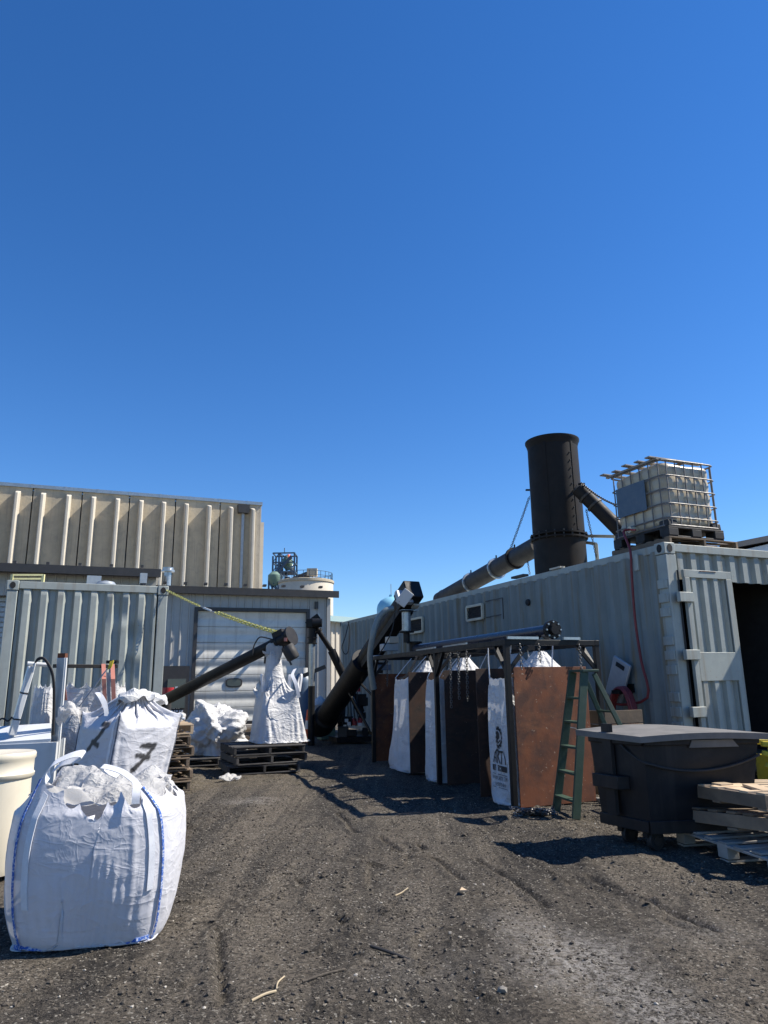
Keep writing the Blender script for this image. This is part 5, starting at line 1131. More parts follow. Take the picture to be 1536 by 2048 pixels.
for i in range(n):
    for j in range(n):
        s, t = j/(n-1), i/(n-1); zc = zrim+.05+.035*math.sin(math.pi*s)*(.6+.4*t)+.02*t
        P[0, i, j] = dq_(-fl-ov+(DW+.02+fl+2*ov)*s, -fl-ov+(DL+2*fl+2*ov)*t, zc); P[1, i, j] = P[0, i, j]-ZV*.02
lm = MB().grid(P[0]); lm.grid(P[1][:, ::-1])
rim_i = [(0, j) for j in range(n)]+[(i, n-1) for i in range(1, n)]+[(n-1, j) for j in range(n-2, -1, -1)]+[(i, 0) for i in range(n-2, 0, -1)]
m_ = len(rim_i); lm.add([P[0][i] for i in rim_i]+[P[1][i]-ZV*.03 for i in rim_i], [(k, m_+k, m_+(k+1) % m_, (k+1) % m_) for k in range(m_)])
lm.build('lid', M['lid'], dm)
MB().prism([dq_(DW*.35, -fl-.03, zrim-.05), dq_(DW*.80, -fl-.03, zrim-.05), dq_(DW*.75, -fl-.03, zrim+.01), dq_(DW*.38, -fl-.03, zrim+.01)], -dl_, .008).build('lid_lip', M['lid'], dm)
cab = sag(dq_(-fl-.02, DL*.35, zrim-.03), dq_(-fl*.5, -fl*.8-.01, zrim-.17), .02, 8)[:-1]+sag(dq_(-fl*.5, -fl*.8-.02, zrim-.17), dq_(DW, -fl-.02, zrim-.12), .09, 16)
MB().tube(cab, .011, 8).build('cable', M['rubber'], dm)
for b_ in (.55,): MB().box(dq_(-.085, DL*b_, .52), (.11, .3, .11), dr_, dl_).build('lift_pocket', M['dump'], dm, bevel=.006); MB().box(dq_(-.06, DL*b_+.03, .62), (.03, .1, .75), dr_, dl_).build('stiffener', M['dump'], dm)
for a, b_ in ((.07, .09), (.1, DL-.14), (DW-.25, .1), (DW-.25, DL-.12)):
    q = dq_(a, b_, .075); co = MB().box(q+ZV*.07, (.12, .05, .1), dr_, dl_).build('caster', M['dump'], dm); MB().cyl(q-dl_*.022+dr_*.03, q+dl_*.022+dr_*.03, .078, 22).build('tyre', M['rubber'], co); MB().cyl(q-dl_*.028+dr_*.03, q+dl_*.028+dr_*.03, .04, 16).build('rim', M['pipe'], co)

# ------------------------------------------------------------------ pallets in the right foreground
e0, e1 = gz(1352, 1690), gz(1536, 1758); edr = nrm((e1-e0)*A(1, 1, 0)); py_ = math.atan2(edr[1], edr[0])-math.pi/2
pr_ = A(-edr[1], edr[0], 0); pr_ = pr_ if pr_[0] > 0 else -pr_
pc = e0+edr*.61+pr_*.56
pallet('wooden_pallet', 'lowest whitish block pallet of the pile in the right foreground', pc, py_, M['woodw'], 1.1, 1.22, 'pallets in the right foreground', True, h=.15)
pallet('wooden_pallet', 'dark pallet resting crooked on the lowest block pallet, right foreground', pc+A(.05, .06, .205), py_+.15, M['wood'], 1.07, 1.2, 'pallets in the right foreground', tilt=(.07, -.05))
pallet('wooden_pallet', 'topmost sunlit pale pallet with loose boards, right foreground', pc+A(.05, .12, .385), py_-.02, M['woodp'], 1.1, 1.2, 'pallets in the right foreground', miss=(4,), tilt=(.045, -.03), mat2=M['wood'])
bl = pc+A(-.2, .12, .50)
single(MB().box(onv(1446, 1577, pc+A(0, .15, 0))+ZV*.0, (.125, .11, .085), A(.95, .3, 0), A(-.3, .95, 0)), 'wood_block', M['woodp'], 'single sawn wood block sitting on the topmost pale pallet', 'wood block', bevel=.004)
for k, (px, py, L2, w2, an, lab) in enumerate(((1500, 1578, .5, .3, .2, 'wide loose plywood piece lying on the topmost pale pallet'), (1520, 1600, .35, .1, -.25, 'short loose board near the corner of the topmost pale pallet'))):
    q = onv(px, py, pc+A(0, -.05-.1*k, 0)); a = py_+an; single(MB().box(A(q[0], q[1], .515+.022*k), (w2, L2, .018), A(math.cos(a), math.sin(a), 0), A(-math.sin(a), math.cos(a), 0)), 'loose_board', M['woodp'], lab, 'board', 'loose boards', bevel=.003)
yq = at(1545, 1520, 8.4)*A(1, 1, 0); yz = A(1, 1, .70); ym = T('yellow_trolley', 'yellow tubular steel frame beside the dumpster at the picture edge', 'trolley', yq)
for a, b_ in ((A(-.1, 0, .92), A(.7, 0, .85)), (A(-.1, 0, .78), A(.7, 0, .45)), (A(-.08, 0, .6), A(.5, 0, .1)), (A(.0, 0, .95), A(.0, 0, .02)), (A(.6, 0, .9), A(.6, 0, .02)), (A(-.1, .4, .92), A(.7, .4, .85))): MB().bar(yq+a*yz, yq+b_*yz, .06).build('tube', M['yellow'], ym, bevel=.01)
MB().box(yq+A(.3, .2, .3), (.6, .38, .4)).build('panel', M['yellow'], ym)

# ------------------------------------------------------------------ black auger with its filled bag, left of centre
pal_c = gz(540, 1547)+V*.62; pal_c[2] = 0
for k, lab in enumerate(('bottom charred pallet under the bag beneath the auger', 'middle charred pallet under the bag beneath the auger', 'top charred pallet directly under the bag beneath the auger')):
    pallet('wooden_pallet', lab, pal_c+ZV*(.143*k)+U*(-.05, .02, .0)[k], YAW+(-.06, .03, 0)[k], M['woodd'], 1.16, 1.2, 'charred pallets under the auger')
BZ = .43; cc = at(563, 1480, 12.65)*A(1, 1, 0)+ZV*BZ; nk = at(547, 1303, 12.6)
NU, NV = 144, 96; aa = np.linspace(0, 2*math.pi, NU, endpoint=False); P = np.zeros((NV, NU, 3)); rr = np.random.default_rng(4)
zsh = at(560, 1372, 12.6)[2]-BZ; zsp = at(548, 1342, 12.6)[2]-BZ; znk = nk[2]-BZ
for i in range(NV):
    v = i/(NV-1); z = v*znk
    if z < zsh: t = z/zsh; half = .425+.05*math.sin(math.pi*min(1, t*1.15))-.07*t*t; e = 4.2
    elif z < zsp: t = (z-zsh)/(zsp-zsh); half = .395*(1-t)+.135*t; e = 5-2.6*t
    else: t = (z-zsp)/(znk-zsp); half = .135-.02*t; e = 2.2
    cx_, cy_ = sq(aa, e); gat = min(1, max(0, (z-zsh*.25)/(zsh*.9)))
    fold = (.028*np.sin(aa*11+1.3*np.sin(aa*3)+v)+.016*np.sin(aa*23+2*v))*(gat if z < zsp else .9)+.008*np.sin(aa*31-v*9)
    sway = (nk-cc)*A(1, 1, 0)*(z/znk)
    cr_ = np.abs(np.sin(2*aa))**6*(.07 if zsh*.86 < z < zsh*1.08 else 0)
    for j in range(NU): q = U*cx_[j]*half*(1+fold[j])+V*cy_[j]*half*(1+fold[j]); P[i, j] = cc+sway+q+ZV*(z+cr_[j]*(.5 if z < zsh*1.08 else 0))
P[-1] = P[-1]; P += (rr.random(P.shape)-.5)*.006
pin = np.zeros((NV, NU), bool); pin[-3:, :] = True; ish = int(zsh/znk*(NV-1))
for q in range(4): pin[ish, NU//8+q*NU//4] = True
Q = cloth(P, P*1.0, pin, None, 60, .0007, 4, .04, .12, floor=BZ)
bc = T('bulk_bag', 'white bag with gathered neck tied under the black auger motor', 'bulk bag', cc)
MB().grid(Q, cu=True, cap=True).build('body', M['bagd'], bc, smooth='all')
def tuft(c, r, h, name, m, parent, seed, nu=64, nv=26):
    """A wad of crumpled sheet: an open folded cap with sharp creases and a ragged edge."""
    a = np.linspace(0, 2*math.pi, nu, endpoint=False); P_ = np.zeros((nv, nu, 3)); rg = np.random.default_rng(seed); rag = 1+.22*np.sin(a*3+seed)+.12*np.sin(a*7+2*seed)+.06*(rg.random(nu)-.5)
    for i in range(nv):
        t = i/(nv-1); q = r*rag*math.sin(t*math.pi*.5)**.8; x, y = np.cos(a)*q, np.sin(a)*q; z = h*(.75*math.cos(t*math.pi*.5)**.7)
        k = crumple(x/r, y/r, np.full(nu, z/r), seed, (1.3, 2.1, 3.4, 5.2), 1.0); P_[i] = np.asarray(c)+np.stack([x*(1+.25*k), y*(1+.25*k), z+h*.9*k+.0*x], -1)
    return MB().grid(P_[::-1], cu=True).build(name, m, parent, smooth=True, angle=50)
tuft(nk-ZV*.04, .15, .14, 'neck_cuff', M['liner'], bc, 3)
for q in (1, 2, 3):
    k = NU//8+((q+1) % 4)*NU//4; a = Q[ish, k]; o_ = nrm((a-cc)*A(1, 1, 0)); lp = MB(); ribbon(lp, spline([a-ZV*.10+o_*.005, a+ZV*.05, a+ZV*.17+o_*.05, a+ZV*.12+o_*.07, a-ZV*.12+o_*.03], 5), np.cross(o_, ZV)*.045); lp.build('lift_loop', M['web'], bc)
flp = MB(); ribbon(flp, spline([at(590, 1338, 12.5), at(585, 1350, 12.3), at(592, 1368, 12.25), at(598, 1395, 12.3)], 5), A(.05, .02, .02)); flp.build('lift_loop', M['web'], bc)
# the auger itself
aL, aR = at(318, 1406, 13.9), at(560, 1283, 12.6); d1 = nrm(aR-aL); ra = .105
au = T('bag_auger', 'black auger tube slanting up from the left container to its motor', 'auger', (aL+aR)/2*A(1, 1, 0))
MB().cyl(aL, aR, ra, 28).build('tube', M['black'], au)
s1 = nrm(np.cross(d1, ZV)); u1 = np.cross(s1, d1)
MB().lathe(aR-d1*.05, [(ra, 0), (ra*1.25, 0), (ra*1.25, .04), (ra*1.1, .05), (ra*1.1, .2), (ra*1.35, .2), (ra*1.35, .25), (0, .25)], 28, d1).build('end_housing', M['black'], au)
MB().lathe(aR+d1*.22, [(0, 0), (.16, 0), (.17, .02), (.17, .05), (0, .05)], 28, d1).build('belt_guard', M['black'], au)
MB().box(aR+d1*.05+u1*.12, (.2, .22, .10), s1, d1, u1).build('mount', M['black'], au)
m0, m1 = at(574, 1292, 12.35), at(588, 1318, 12.35); mo = MB().lathe(m0, [(0, 0), (.105, 0), (.115, .03), (.115, np.linalg.norm(m1-m0)-.03), (.1, np.linalg.norm(m1-m0)), (0, np.linalg.norm(m1-m0))], 24, nrm(m1-m0)).build('motor', M['rubber'], au)
MB().box(at(571, 1279, 12.3), (.05, .02, .06)).build('warning_label', M['pink'], au)
MB().bar(at(568, 1300, 12.4), at(583, 1330, 12.4), .05, .03).build('motor_bracket', M['dchain'], au)
MB().cyl(aR-d1*.22-u1*.05, aR-d1*.22-ZV*.3, .11, 20).build('spout', M['black'], au)
MB().tube(spline([at(505, 1311, 12.7), at(507, 1295, 12.7), at(513, 1282, 12.7), at(522, 1274, 12.6), at(545, 1279, 12.5)], 6), .012, 6).build('cable', M['rubber'], au)
yc0, yc1 = cl(WL-.02, -.02, TOPZ-.08), aR+u1*.15
hang_ = sag(yc0, yc1, .06, 30); k1, k2 = 9, 13
ych = T('support_chain', 'pale yellow chain from the container corner to the black auger', 'chain', yc0)
MB().chain(hang_[:k1+1], .058, .008).build('upper_run', M['ychain'], ych); MB().chain(hang_[k2:], .058, .008).build('lower_run', M['ychain'], ych)
MB().chain([p+ZV*.035+A(.0, .01, 0) for p in hang_[k2+1:]], .055, .007).build('doubled_run', M['ychain'], ych)
MB().cyl(hang_[k1], hang_[k2], .009, 8).build('turnbuckle_rod', M['galv'], ych); MB().bar(hang_[k1+1], hang_[k1+3], .04, .03).build('turnbuckle', M['white'], ych)
rd = at(336, 1386, 22.0); bk = T('red_barrel', 'small red drum in front of the dark service door', 'drum', rd*A(1, 1, 0)); MB().lathe(A(rd[0], rd[1], rd[2]-.2), [(0, 0), (.17, 0), (.175, .18), (.17, .36), (0, .36)], 20).build('drum', M['red'], bk); MB().cyl(A(rd[0], rd[1], 0), A(rd[0], rd[1], rd[2]-.2), .12, 12).build('stand', M['eave'], bk)

# ------------------------------------------------------------------ crumpled bag on a dark pallet, timber pile
cb0 = at(429, 1490, 13.6)*A(1, 1, 0)
pallet('wooden_pallet', 'black pallet under the crumpled bag by the garage door', cb0, YAW, M['woodd'], 1.1, 1.0)
NU, NV = 150, 80; P = np.zeros((NV, NU, 3)); a = np.linspace(0, 2*math.pi, NU, endpoint=False)
for i in range(NV):
    t = i/(NV-1); ph = t*math.pi*.98; sx_ = np.cos(a)*math.sin(ph); sy_ = np.sin(a)*math.sin(ph); sz_ = -math.cos(ph)
    n = crumple(sx_, sy_, np.full(NU, sz_), 77, (1.4, 2.2, 3.3, 5.0, 7.5, 11.0), .62)
    r_ = .46*(1.0+n*.75); P[i] = np.stack([cb0[0]+sx_*r_*1.10, cb0[1]+sy_*r_, np.maximum(.14, .53+sz_*r_*1.0)], -1)
single(MB().grid(P, cu=True), 'crumpled_bag', M['bagd'], 'large crumpled empty white bag heaped on a black pallet', 'bulk bag', angle=55)
tb = T('timber_pile', 'pile of weathered planks in front of the garage door', 'timber', at(520, 1460, 16.5)*A(1, 1, 0))
for k in range(6):
    q = at(520, 1460, 16.5)*A(1, 1, 0)+ZV*(.05+.085*k)+V*(.12*(k % 2)); MB().box(q, (1.9, .22, .06), U, V).build('plank', M['woodw'] if k % 2 else M['wood'], tb, bevel=.004)

# ------------------------------------------------------------------ pallet stack on the left
sc_ = gz(381, 1582)-U*.61+V*.6; sc_[2] = 0
nm_ = ('lowest', 'second', 'third', 'fourth', 'fifth', 'topmost')
for k in range(6): pallet('wooden_pallet', f'{nm_[k]} wooden pallet of the stack left of the crumpled bag', sc_+ZV*(.146*k)+U*(.0, .01, -.02, .02, -.01, .0)[k], YAW+(.0, .03, -.02, .015, -.03, .01)[k], M['woodp'] if k == 5 else M['wood'], 1.22, 1.15, 'pallet stack on the left')
top_s = sc_+ZV*.9
lt_p = MB().tube(spline([at(338, 1440, 9.9), at(350, 1432, 9.9), at(360, 1427, 9.9), at(365, 1430, 9.9), at(364, 1436, 9.9), at(370, 1438, 9.9)], 6), .016, 8)
single(lt_p, 'bent_rod', M['white'], 'thin white bent rod lying on the stacked pallets', 'rod')
tuft(top_s+U*.3-V*.3-ZV*.02, .16, .10, 'plastic_wrap', M['liner'], None, 6); o_ = bpy.data.objects['plastic_wrap']; recenter(o_); tag(o_, 'crumpled clear plastic wrap on top of the stacked pallets', 'plastic wrap')
fw_ = MB(); ribbon(fw_, spline([at(328, 1446, 9.55), at(336, 1452, 9.5), at(344, 1462, 9.5), at(348, 1468, 9.5)], 4), A(.07, 0, -.05)); single(fw_, 'plastic_flap', M['liner'], 'loose plastic strip hanging from the pallet stack', 'plastic strip')

# ------------------------------------------------------------------ white machine at the left edge, boom and hanging bag
Ym = 9.5
mc = T('white_loader', 'white steel loader with angled arm and hoses at the left edge', 'machine', at(60, 1500, Ym)*A(1, 1, 0))
def pan(pxs, Y, th, name, m, par, bev=.004):
    pts = [at(x, y, Y) for x, y in pxs]; return MB().prism(pts, A(0, 1, 0), th).build(name, m, par, bevel=bev)
up_ = MB().prism([at(-60, 1488, Ym-.1), at(102, 1477, Ym-.1), at(102, 1446, Ym+.34), at(-60, 1456, Ym+.34)], -ZV, .04).build('upper_panel', M['white'], mc, bevel=.004)
lo_b = at(110, 1484, Ym-.12); lo_a = at(-60, 1492, Ym-.12)
MB().prism([A(lo_a[0], lo_a[1], .12), A(lo_b[0], lo_b[1], .12), lo_b, lo_a], A(0, 1, 0), .04).build('lower_panel', M['white'], mc, bevel=.004)
c1 = at(112, 1484, Ym-.12); c2 = at(127, 1476, Ym+.35)
MB().prism([A(c1[0], c1[1], .12), A(c2[0], c2[1], .12), c2, c1], A(-.3, 1, 0)*.4, .03).build('end_panel', M['whitem'], mc)
MB().bar(A(c1[0], c1[1]-.01, .1), c1-A(0, .01, 0), .05).build('edge_trim', M['white'], mc); MB().bar(A(c2[0], c2[1], .1), c2, .04).build('edge_trim', M['white'], mc)
p0_, p1_ = at(110, 1500, Ym+.15), at(109, 1316, Ym+.15); p1_ = A(p0_[0]-.01, p0_[1], p1_[2]); p0_[2] = .1
mast = MB().bar(p0_, p1_, .105, .09, A(0, 1, 0)).build('mast', M['whitem'], mc, bevel=.006); MB().bar(p1_, p1_+ZV*.06, .10, .085, A(0, 1, 0)).build('mast_cap', M['rust'], mast)
MB().bar(p0_+A(.06, -.02, 0), p1_+A(.06, -.02, 0), .018, .03, A(0, 1, 0)).build('mast_edge', M['white'], mast)
ar0, ar1 = at(24, 1470, Ym), at(63, 1333, Ym); arm = MB().bar(ar0, ar1, .085, .085, A(-.75, 1, 0)).build('arm', M['white'], mc, bevel=.01)
for t in (.22, .60): q = ar0+(ar1-ar0)*t; dd_ = nrm(ar1-ar0); MB().bar(q, q+dd_*.018, .09, .09, A(-.75, 1, 0)).build('arm_band', M['rubber'], arm)
MB().cyl(at(55, 1327, Ym), at(95, 1330, Ym+.1), .028, 14).build('link_pin', M['white'], mc)
MB().bar(at(70, 1326, Ym-.05), at(66, 1345, Ym-.05), .02).build('link_plate', M['white'], mc)
for k in (0, 1): MB().tube(spline([at(67+2*k, 1330, Ym-.02), at(76, 1320-3*k, Ym-.02), at(88+k, 1319-2*k, Ym-.02), at(100+3*k, 1338, Ym-.02), at(106+2*k, 1362, Ym), at(107+2*k, 1400, Ym+.05), at(105+2*k, 1470, Ym+.08)], 7), .012, 8).build('hydraulic_hose', M['rubber'], mc)
MB().tube(spline([at(-8, 1447, Ym), at(4, 1437, Ym), at(16, 1442, Ym), at(24, 1434, Ym)], 5), .012, 6).build('hydraulic_hose', M['rubber'], mc)
Yb = 10.6
bm0, bm1 = at(108, 1332, 9.75), at(222, 1333, Yb)
MB().bar(bm0, bm1+A(.08, 0, .0), .06, .05).build('boom', M['black'], mc, bevel=.004); MB().box(at(225, 1324, Yb-.05), (.15, .1, .045)).build('boom_tip', M['black'], mc)
for k in range(4): MB().tube([at(121+2*(k % 2), 1330+6*k, 9.7), at(125, 1336+6*k, 9.7)], .022, 8).build('shackle', M['rust'] if k % 2 else M['white'], mc)
def small_bag(px0, px1, py0, py1, Y, name, label, m, seed, bul=.06, yaw=.1, dep=.3, group=None):
    a0, a1 = at(px0, py0, Y), at(px1, py0, Y); zt_, zb_ = at((px0+px1)/2, py0, Y)[2], at((px0+px1)/2, py1, Y)[2]; c = (a0+a1)/2; W_ = (a1[0]-a0[0])/2
    NU, NV = 110, 64; aa = np.linspace(0, 2*math.pi, NU, endpoint=False); P = np.zeros((NV, NU, 3)); cx_, cy_ = sq(aa, 5); rg = np.random.default_rng(seed)
    ux = A(math.cos(yaw), math.sin(yaw), 0); vx = A(-math.sin(yaw), math.cos(yaw), 0)
    for i in range(NV):
        v = i/(NV-1); z = zb_+(zt_-zb_)*v; k = 1+bul*math.sin(v*3)-.08*max(0, v-.8)/.2
        f_ = .03*np.sin(aa*7+v*5+seed)+.02*np.sin(aa*15-v*9+seed)+.03*np.sin(v*14+aa*3)*(1-v)+.06*(vnoise(aa*5+seed, np.full(NU, v*6), seed)-.5)
        dip = -.05*np.abs(np.cos(2*aa))*max(0, v-.85)/.15
        for j in range(NU): P[i, j] = A(c[0], c[1], 0)+ux*cx_[j]*W_*k*(1+f_[j])+vx*(dep+cy_[j]*dep*k*(1+f_[j]))+ZV*(z+dip[j])
    P += (rg.random(P.shape)-.5)*.008; pin = np.zeros((NV, NU), bool); pin[-1, ::9] = True
    Q = cloth(P, P.copy(), pin, None, 40, .0006, 4, .04, .12, floor=.02)
    o = T(name, label, 'bulk bag', A(c[0], c[1], zb_), 0, group); MB().grid(Q, cu=True, cap=True).build('body', m, o, smooth='all'); return o, Q
hb, QH = small_bag(119, 236, 1360, 1520, 10.3, 'bulk_bag', 'white bag with salmon stripes hanging from the black boom', M['bagd'], 12)
for px in (208, 226):
    q = MB(); 
    pts_ = [at(px-1, 1328, 10.35), at(px, 1352, 10.22)]+[at(px+.5*k, 1358+k*14, 10.18) for k in range(7)]; ribbon(q, pts_, A(.055, .01, 0), .006); q.build('stripe', M['pink'], hb)
q = MB(); ribbon(q, [at(128, 1330, 9.95), at(127, 1352, 10.0), at(128, 1370, 10.1), at(131, 1400, 10.2)], A(.045, 0, 0), .006); q.build('stripe', M['pink'], hb)
q = MB(); ribbon(q, [at(217, 1345, 10.22), at(217, 1372, 10.19), at(219, 1420, 10.19)], A(.05, 0, 0), .006); q.build('stripe', M['gweb'], hb)
small_bag(64, 101, 1364, 1500, 10.7, 'bulk_bag', 'grey empty bag seen between the white arm and the mast', M['bagd'], 15, .02, 0, .15)
dg = MB(); ribbon(dg, spline([at(225, 1326, 10.1), at(205, 1350, 10.05), at(175, 1392, 10.0), at(150, 1424, 9.95), at(136, 1445, 9.9)], 5), A(.05, 0, .045), .006)
single(dg, 'lifting_strap', M['gweb'], 'grey webbing strap slanting down from the boom tip', 'strap')
yt = MB(); ribbon(yt, [at(224, 1322, 10.05), at(221, 1332, 10.0), at(218, 1338, 10.0)], A(.05, 0, .02), .012); single(yt, 'yellow_tie', M['yellow'], 'yellow strap wrapped round the boom tip', 'strap')

# cream drum at the very left
dq0 = at(-10, 1560, 5.9)*A(1, 1, 0); zd = at(10, 1504, 5.9)[2]; rd_ = .28
dr = T('plastic_drum', 'cream plastic drum with stepped rim at the left edge', 'drum', dq0)
zg = at(10, 1549, 5.9)[2]
MB().lathe(dq0, [(0, .01), (rd_*.86, .01), (rd_*.92, .06), (rd_*.95, zg-.35), (rd_*.93, zg-.03)], 48).build('body', M['cream'], dr, angle=50)
MB().lathe(dq0, [(rd_*.93, zg-.03), (rd_*.99, zg-.015), (rd_*1.0, zg+.01), (rd_*.96, zg+.02), (rd_*.965, zd-.06), (rd_*1.0, zd-.045), (rd_*1.0, zd-.015), (rd_*.97, zd), (rd_*.8, zd-.005), (0, zd-.015)], 48).build('rim', M['cream'], dr, angle=50)
# dark framed box under the painted bag
fq = at(168, 1556, 7.25); fb = T('black_box', 'dark open box with black frame below the painted bag', 'box', fq*A(1, 1, 0))
x0_, x1_ = at(146, 1540, 7.25)[0], at(189, 1540, 7.25)[0]; z1_ = at(168, 1531, 7.25)[2]; z0_ = .05
MB().box(A((x0_+x1_)/2, 7.45, (z0_+z1_)/2), (x1_-x0_-.01, .3, z1_-z0_)).build('body', M['dark'], fb)
for a, b_ in ((A(x0_, 7.28, z1_), A(x1_, 7.28, z1_)), (A(x1_, 7.28, z0_), A(x1_, 7.28, z1_)), (A(x0_, 7.28, z0_), A(x0_, 7.28, z1_))): MB().bar(a, b_, .035).build('frame_bar', M['black'], fb)

# ------------------------------------------------------------------ big filled bags
def upsample(P, k=2):
    m, n = P.shape[:2]; a = np.zeros((m, n*2, 3)); nx = np.roll(P, -1, 1); pv = np.roll(P, 1, 1); nn2 = np.roll(P, -2, 1)
    a[:, ::2] = P; a[:, 1::2] = (-pv+9*P+9*nx-nn2)/16
    b_ = np.zeros((2*m-1, n*2, 3)); b_[::2] = a; pd = np.concatenate([a[:1], a, a[-1:]], 0); b_[1::2] = (-pd[:-3]+9*pd[1:-2]+9*pd[2:-1]-pd[3:])/16; return b_
def set_paint(o, w):
    at_ = o.data.attributes.new('paint', 'FLOAT', 'POINT'); v = np.zeros(len(o.data.vertices), np.float32); v[:len(w)] = w; at_.data.foreach_set('value', v)
def filled_bag(c, yaw, half, H, fill, corners, seed, bell=.05, NU=128, NV=84, steps=110, base=None, lean=(0, 0), tall=1.0, rim=(), gather=None, crk=.006, orr=1.035, shr=(0, 0)):
    """Cloth closed round a solid filling; the rim hangs from the four corner loops."""
    ux = A(math.cos(yaw), math.sin(yaw), 0); vx = A(-math.sin(yaw), math.cos(yaw), 0); aa = np.linspace(0, 2*math.pi, NU, endpoint=False); cx_, cy_ = sq(aa, 9); rg = np.random.default_rng(seed)
    base = base or half
    rest = np.zeros((NV, NU, 3)); P = np.zeros((NV, NU, 3))
    for i in range(NV):
        v = i/(NV-1); z = v*H; rest[i, :, 0] = cx_*half; rest[i, :, 1] = cy_*half; rest[i, :, 2] = z
        k = 1.02 if v < .7 else 1.02-.30*(v-.7)/.3; P[i, :, 0] = cx_*half*k; P[i, :, 1] = cy_*half*k; P[i, :, 2] = z*(.98 if v < .7 else 1)
    if rim:
        ks = sorted([((NU//8+q*NU//4)/NU, c_[2]) for q, c_ in enumerate(corners)]+[(r_[0] % 1, r_[3]) for r_ in rim]); hc_ = np.interp(np.arange(NU)/NU, [ks[-1][0]-1]+[k_[0] for k_ in ks]+[ks[0][0]+1], [ks[-1][1]]+[k_[1] for k_ in ks]+[ks[0][1]])*1.03
        for _ in range(30): hc_ = (np.roll(hc_, 1)+2*hc_+np.roll(hc_, -1))/4
        vv2 = np.linspace(0, 1, NV)[:, None]; rest[..., 2] = vv2*hc_[None]; P[..., 2] = vv2*hc_[None]*.97
    P += (rg.random(P.shape)-.5)*.02*np.linspace(.2, 1, NV)[:, None, None]
    pin = np.zeros((NV, NU), bool)
    for q, (x, y, z) in enumerate(corners): k = NU//8+q*NU//4; P[-1, k] = (x, y, z); pin[-1, k] = True
    pin[0] = True; P[0, :, 0] = cx_*(base-.01); P[0, :, 1] = cy_*(base-.01); P[0, :, 2] = 0; P[1, :, 2] = np.maximum(P[1, :, 2], .005)
    for u_, x, y, z in rim: k = int(u_*NU) % NU; P[-1, k] = (x, y, z); pin[-1, k] = True
    if gather:
        pin[-1] = True; ng = int(NV*.74); pin[ng:-1] = False
        for i in range(ng, NV): t = (i-ng)/(NV-1-ng); k = (1-t)+t*gather[0]/half; P[i, :, 0] = cx_*half*k; P[i, :, 1] = cy_*half*k; P[i, :, 2] = rest[ng, 0, 2]+(gather[1]-rest[ng, 0, 2])*t
        for q, (x, y, z) in enumerate(corners): k = NU//8+q*NU//4; P[ng, k] = (x, y, z); pin[ng, k] = True
    def hw(z): t = np.clip(z/fill, 0, 1); return base+(half-base)*t+bell*np.sin(np.pi*np.clip(t*.92+.04, 0, 1))**.6-.02
    def push(Q):
        x, y, z = Q[..., 0], Q[..., 1], Q[..., 2]; lx, ly = x-lean[0]*z, y-lean[1]*z; h = hw(z); e = 3.8; r_ = (np.abs(lx/h)**e+np.abs(ly/h)**e)**(1/e)
        zt_ = fill*(1.0+.08*tall-.16*tall*r_**2); ins = (r_ < 1) & (z < zt_); dh_ = (1-r_)*h; dv_ = zt_-z; hor = ins & (dh_ <= dv_*1.2); ver = ins & ~hor; outw = (r_ > orr) & (z < fill*.85); s = np.where(hor, 1/np.maximum(r_, 1e-3), np.where(outw, orr/np.maximum(r_, 1e-3), 1.0)); hor = hor | outw
        Q = Q.copy(); Q[..., 0] = np.where(hor, lx*s+lean[0]*z, x); Q[..., 1] = np.where(hor, ly*s+lean[1]*z, y); Q[..., 2] = np.where(ver, zt_, z); return Q
    Q = cloth(P, rest, pin, push, steps, .0007, 5, .03, .10, .9)
    Q[..., 0] += shr[0]*Q[..., 2]; Q[..., 1] += shr[1]*Q[..., 2]; Q = upsample(Q); du = np.roll(Q, -1, 1)-np.roll(Q, 1, 1); n_ = np.cross(du, np.gradient(Q, axis=0)); n_ /= np.maximum(np.linalg.norm(n_, axis=-1, keepdims=True), 1e-9)
    wk = crumple(Q[..., 0]*2.2, Q[..., 1]*2.2, Q[..., 2]*4.0, seed+5, (1.6, 2.6, 4.2, 6.8, 10.0), 1.0); Q = Q+n_*(wk*crk*2.2*np.clip(.35+.9*fbm(Q[..., 0]*4+Q[..., 1]*4+9, Q[..., 2]*4, seed), 0, 1))[..., None]; W_ = np.asarray(c)+Q[..., :1]*ux+Q[..., 1:2]*vx+Q[..., 2:]*ZV; return W_
# --- the foreground bag
ga, gb_ = gz(26, 1902), gz(332, 1880); fdv = nrm((gb_-ga)*A(1, 1, 0)); fyaw = math.atan2(fdv[1], fdv[0]); fv = A(-fdv[1], fdv[0], 0); half = np.linalg.norm(gb_-ga)/2*1.12
bsA = half/1.12*1.01; fc = (ga+gb_)/2+fv*bsA-fdv*.055; fc[2] = -.01
def floc(px, py, yb): p = onp(px, py, fc+fv*yb, fv); d_ = p-fc; return (float(np.dot(d_, fdv)), float(np.dot(d_, fv)), float(d_[2]))
# corner order: (+,+) (-,+) (-,-) (+,-)
cFL, cFR = floc(92, 1543, -half*.86), floc(277, 1566, -half*.80); rimA = [(u_,)+floc(px, py, -half*yy) for u_, px, py, yy in ((.668, 128, 1580, .93), (.70, 160, 1608, .95), (.732, 190, 1630, .93), (.775, 216, 1604, .88), (.815, 242, 1582, .86))]+[(.0, half*.86, 0, cFR[2]-.06), (.94, half*.84, -half*.4, cFR[2]-.05), (.06, half*.84, half*.4, cFR[2]-.06), (.5, -half*.86, 0, cFL[2]-.08), (.25, 0, half*.75, cFL[2]-.1)]; cBR = (half*.62, half*.55, cFR[2]-.02); cBL = (-half*.75, half*.5, cFL[2]-.05)
QA = filled_bag(fc, fyaw, half, 1.0, 0.76, [cBR, cBL, cFL, cFR], 3, .075, 136, 92, 120, base=bsA, rim=rimA, crk=.0032, orr=1.012)
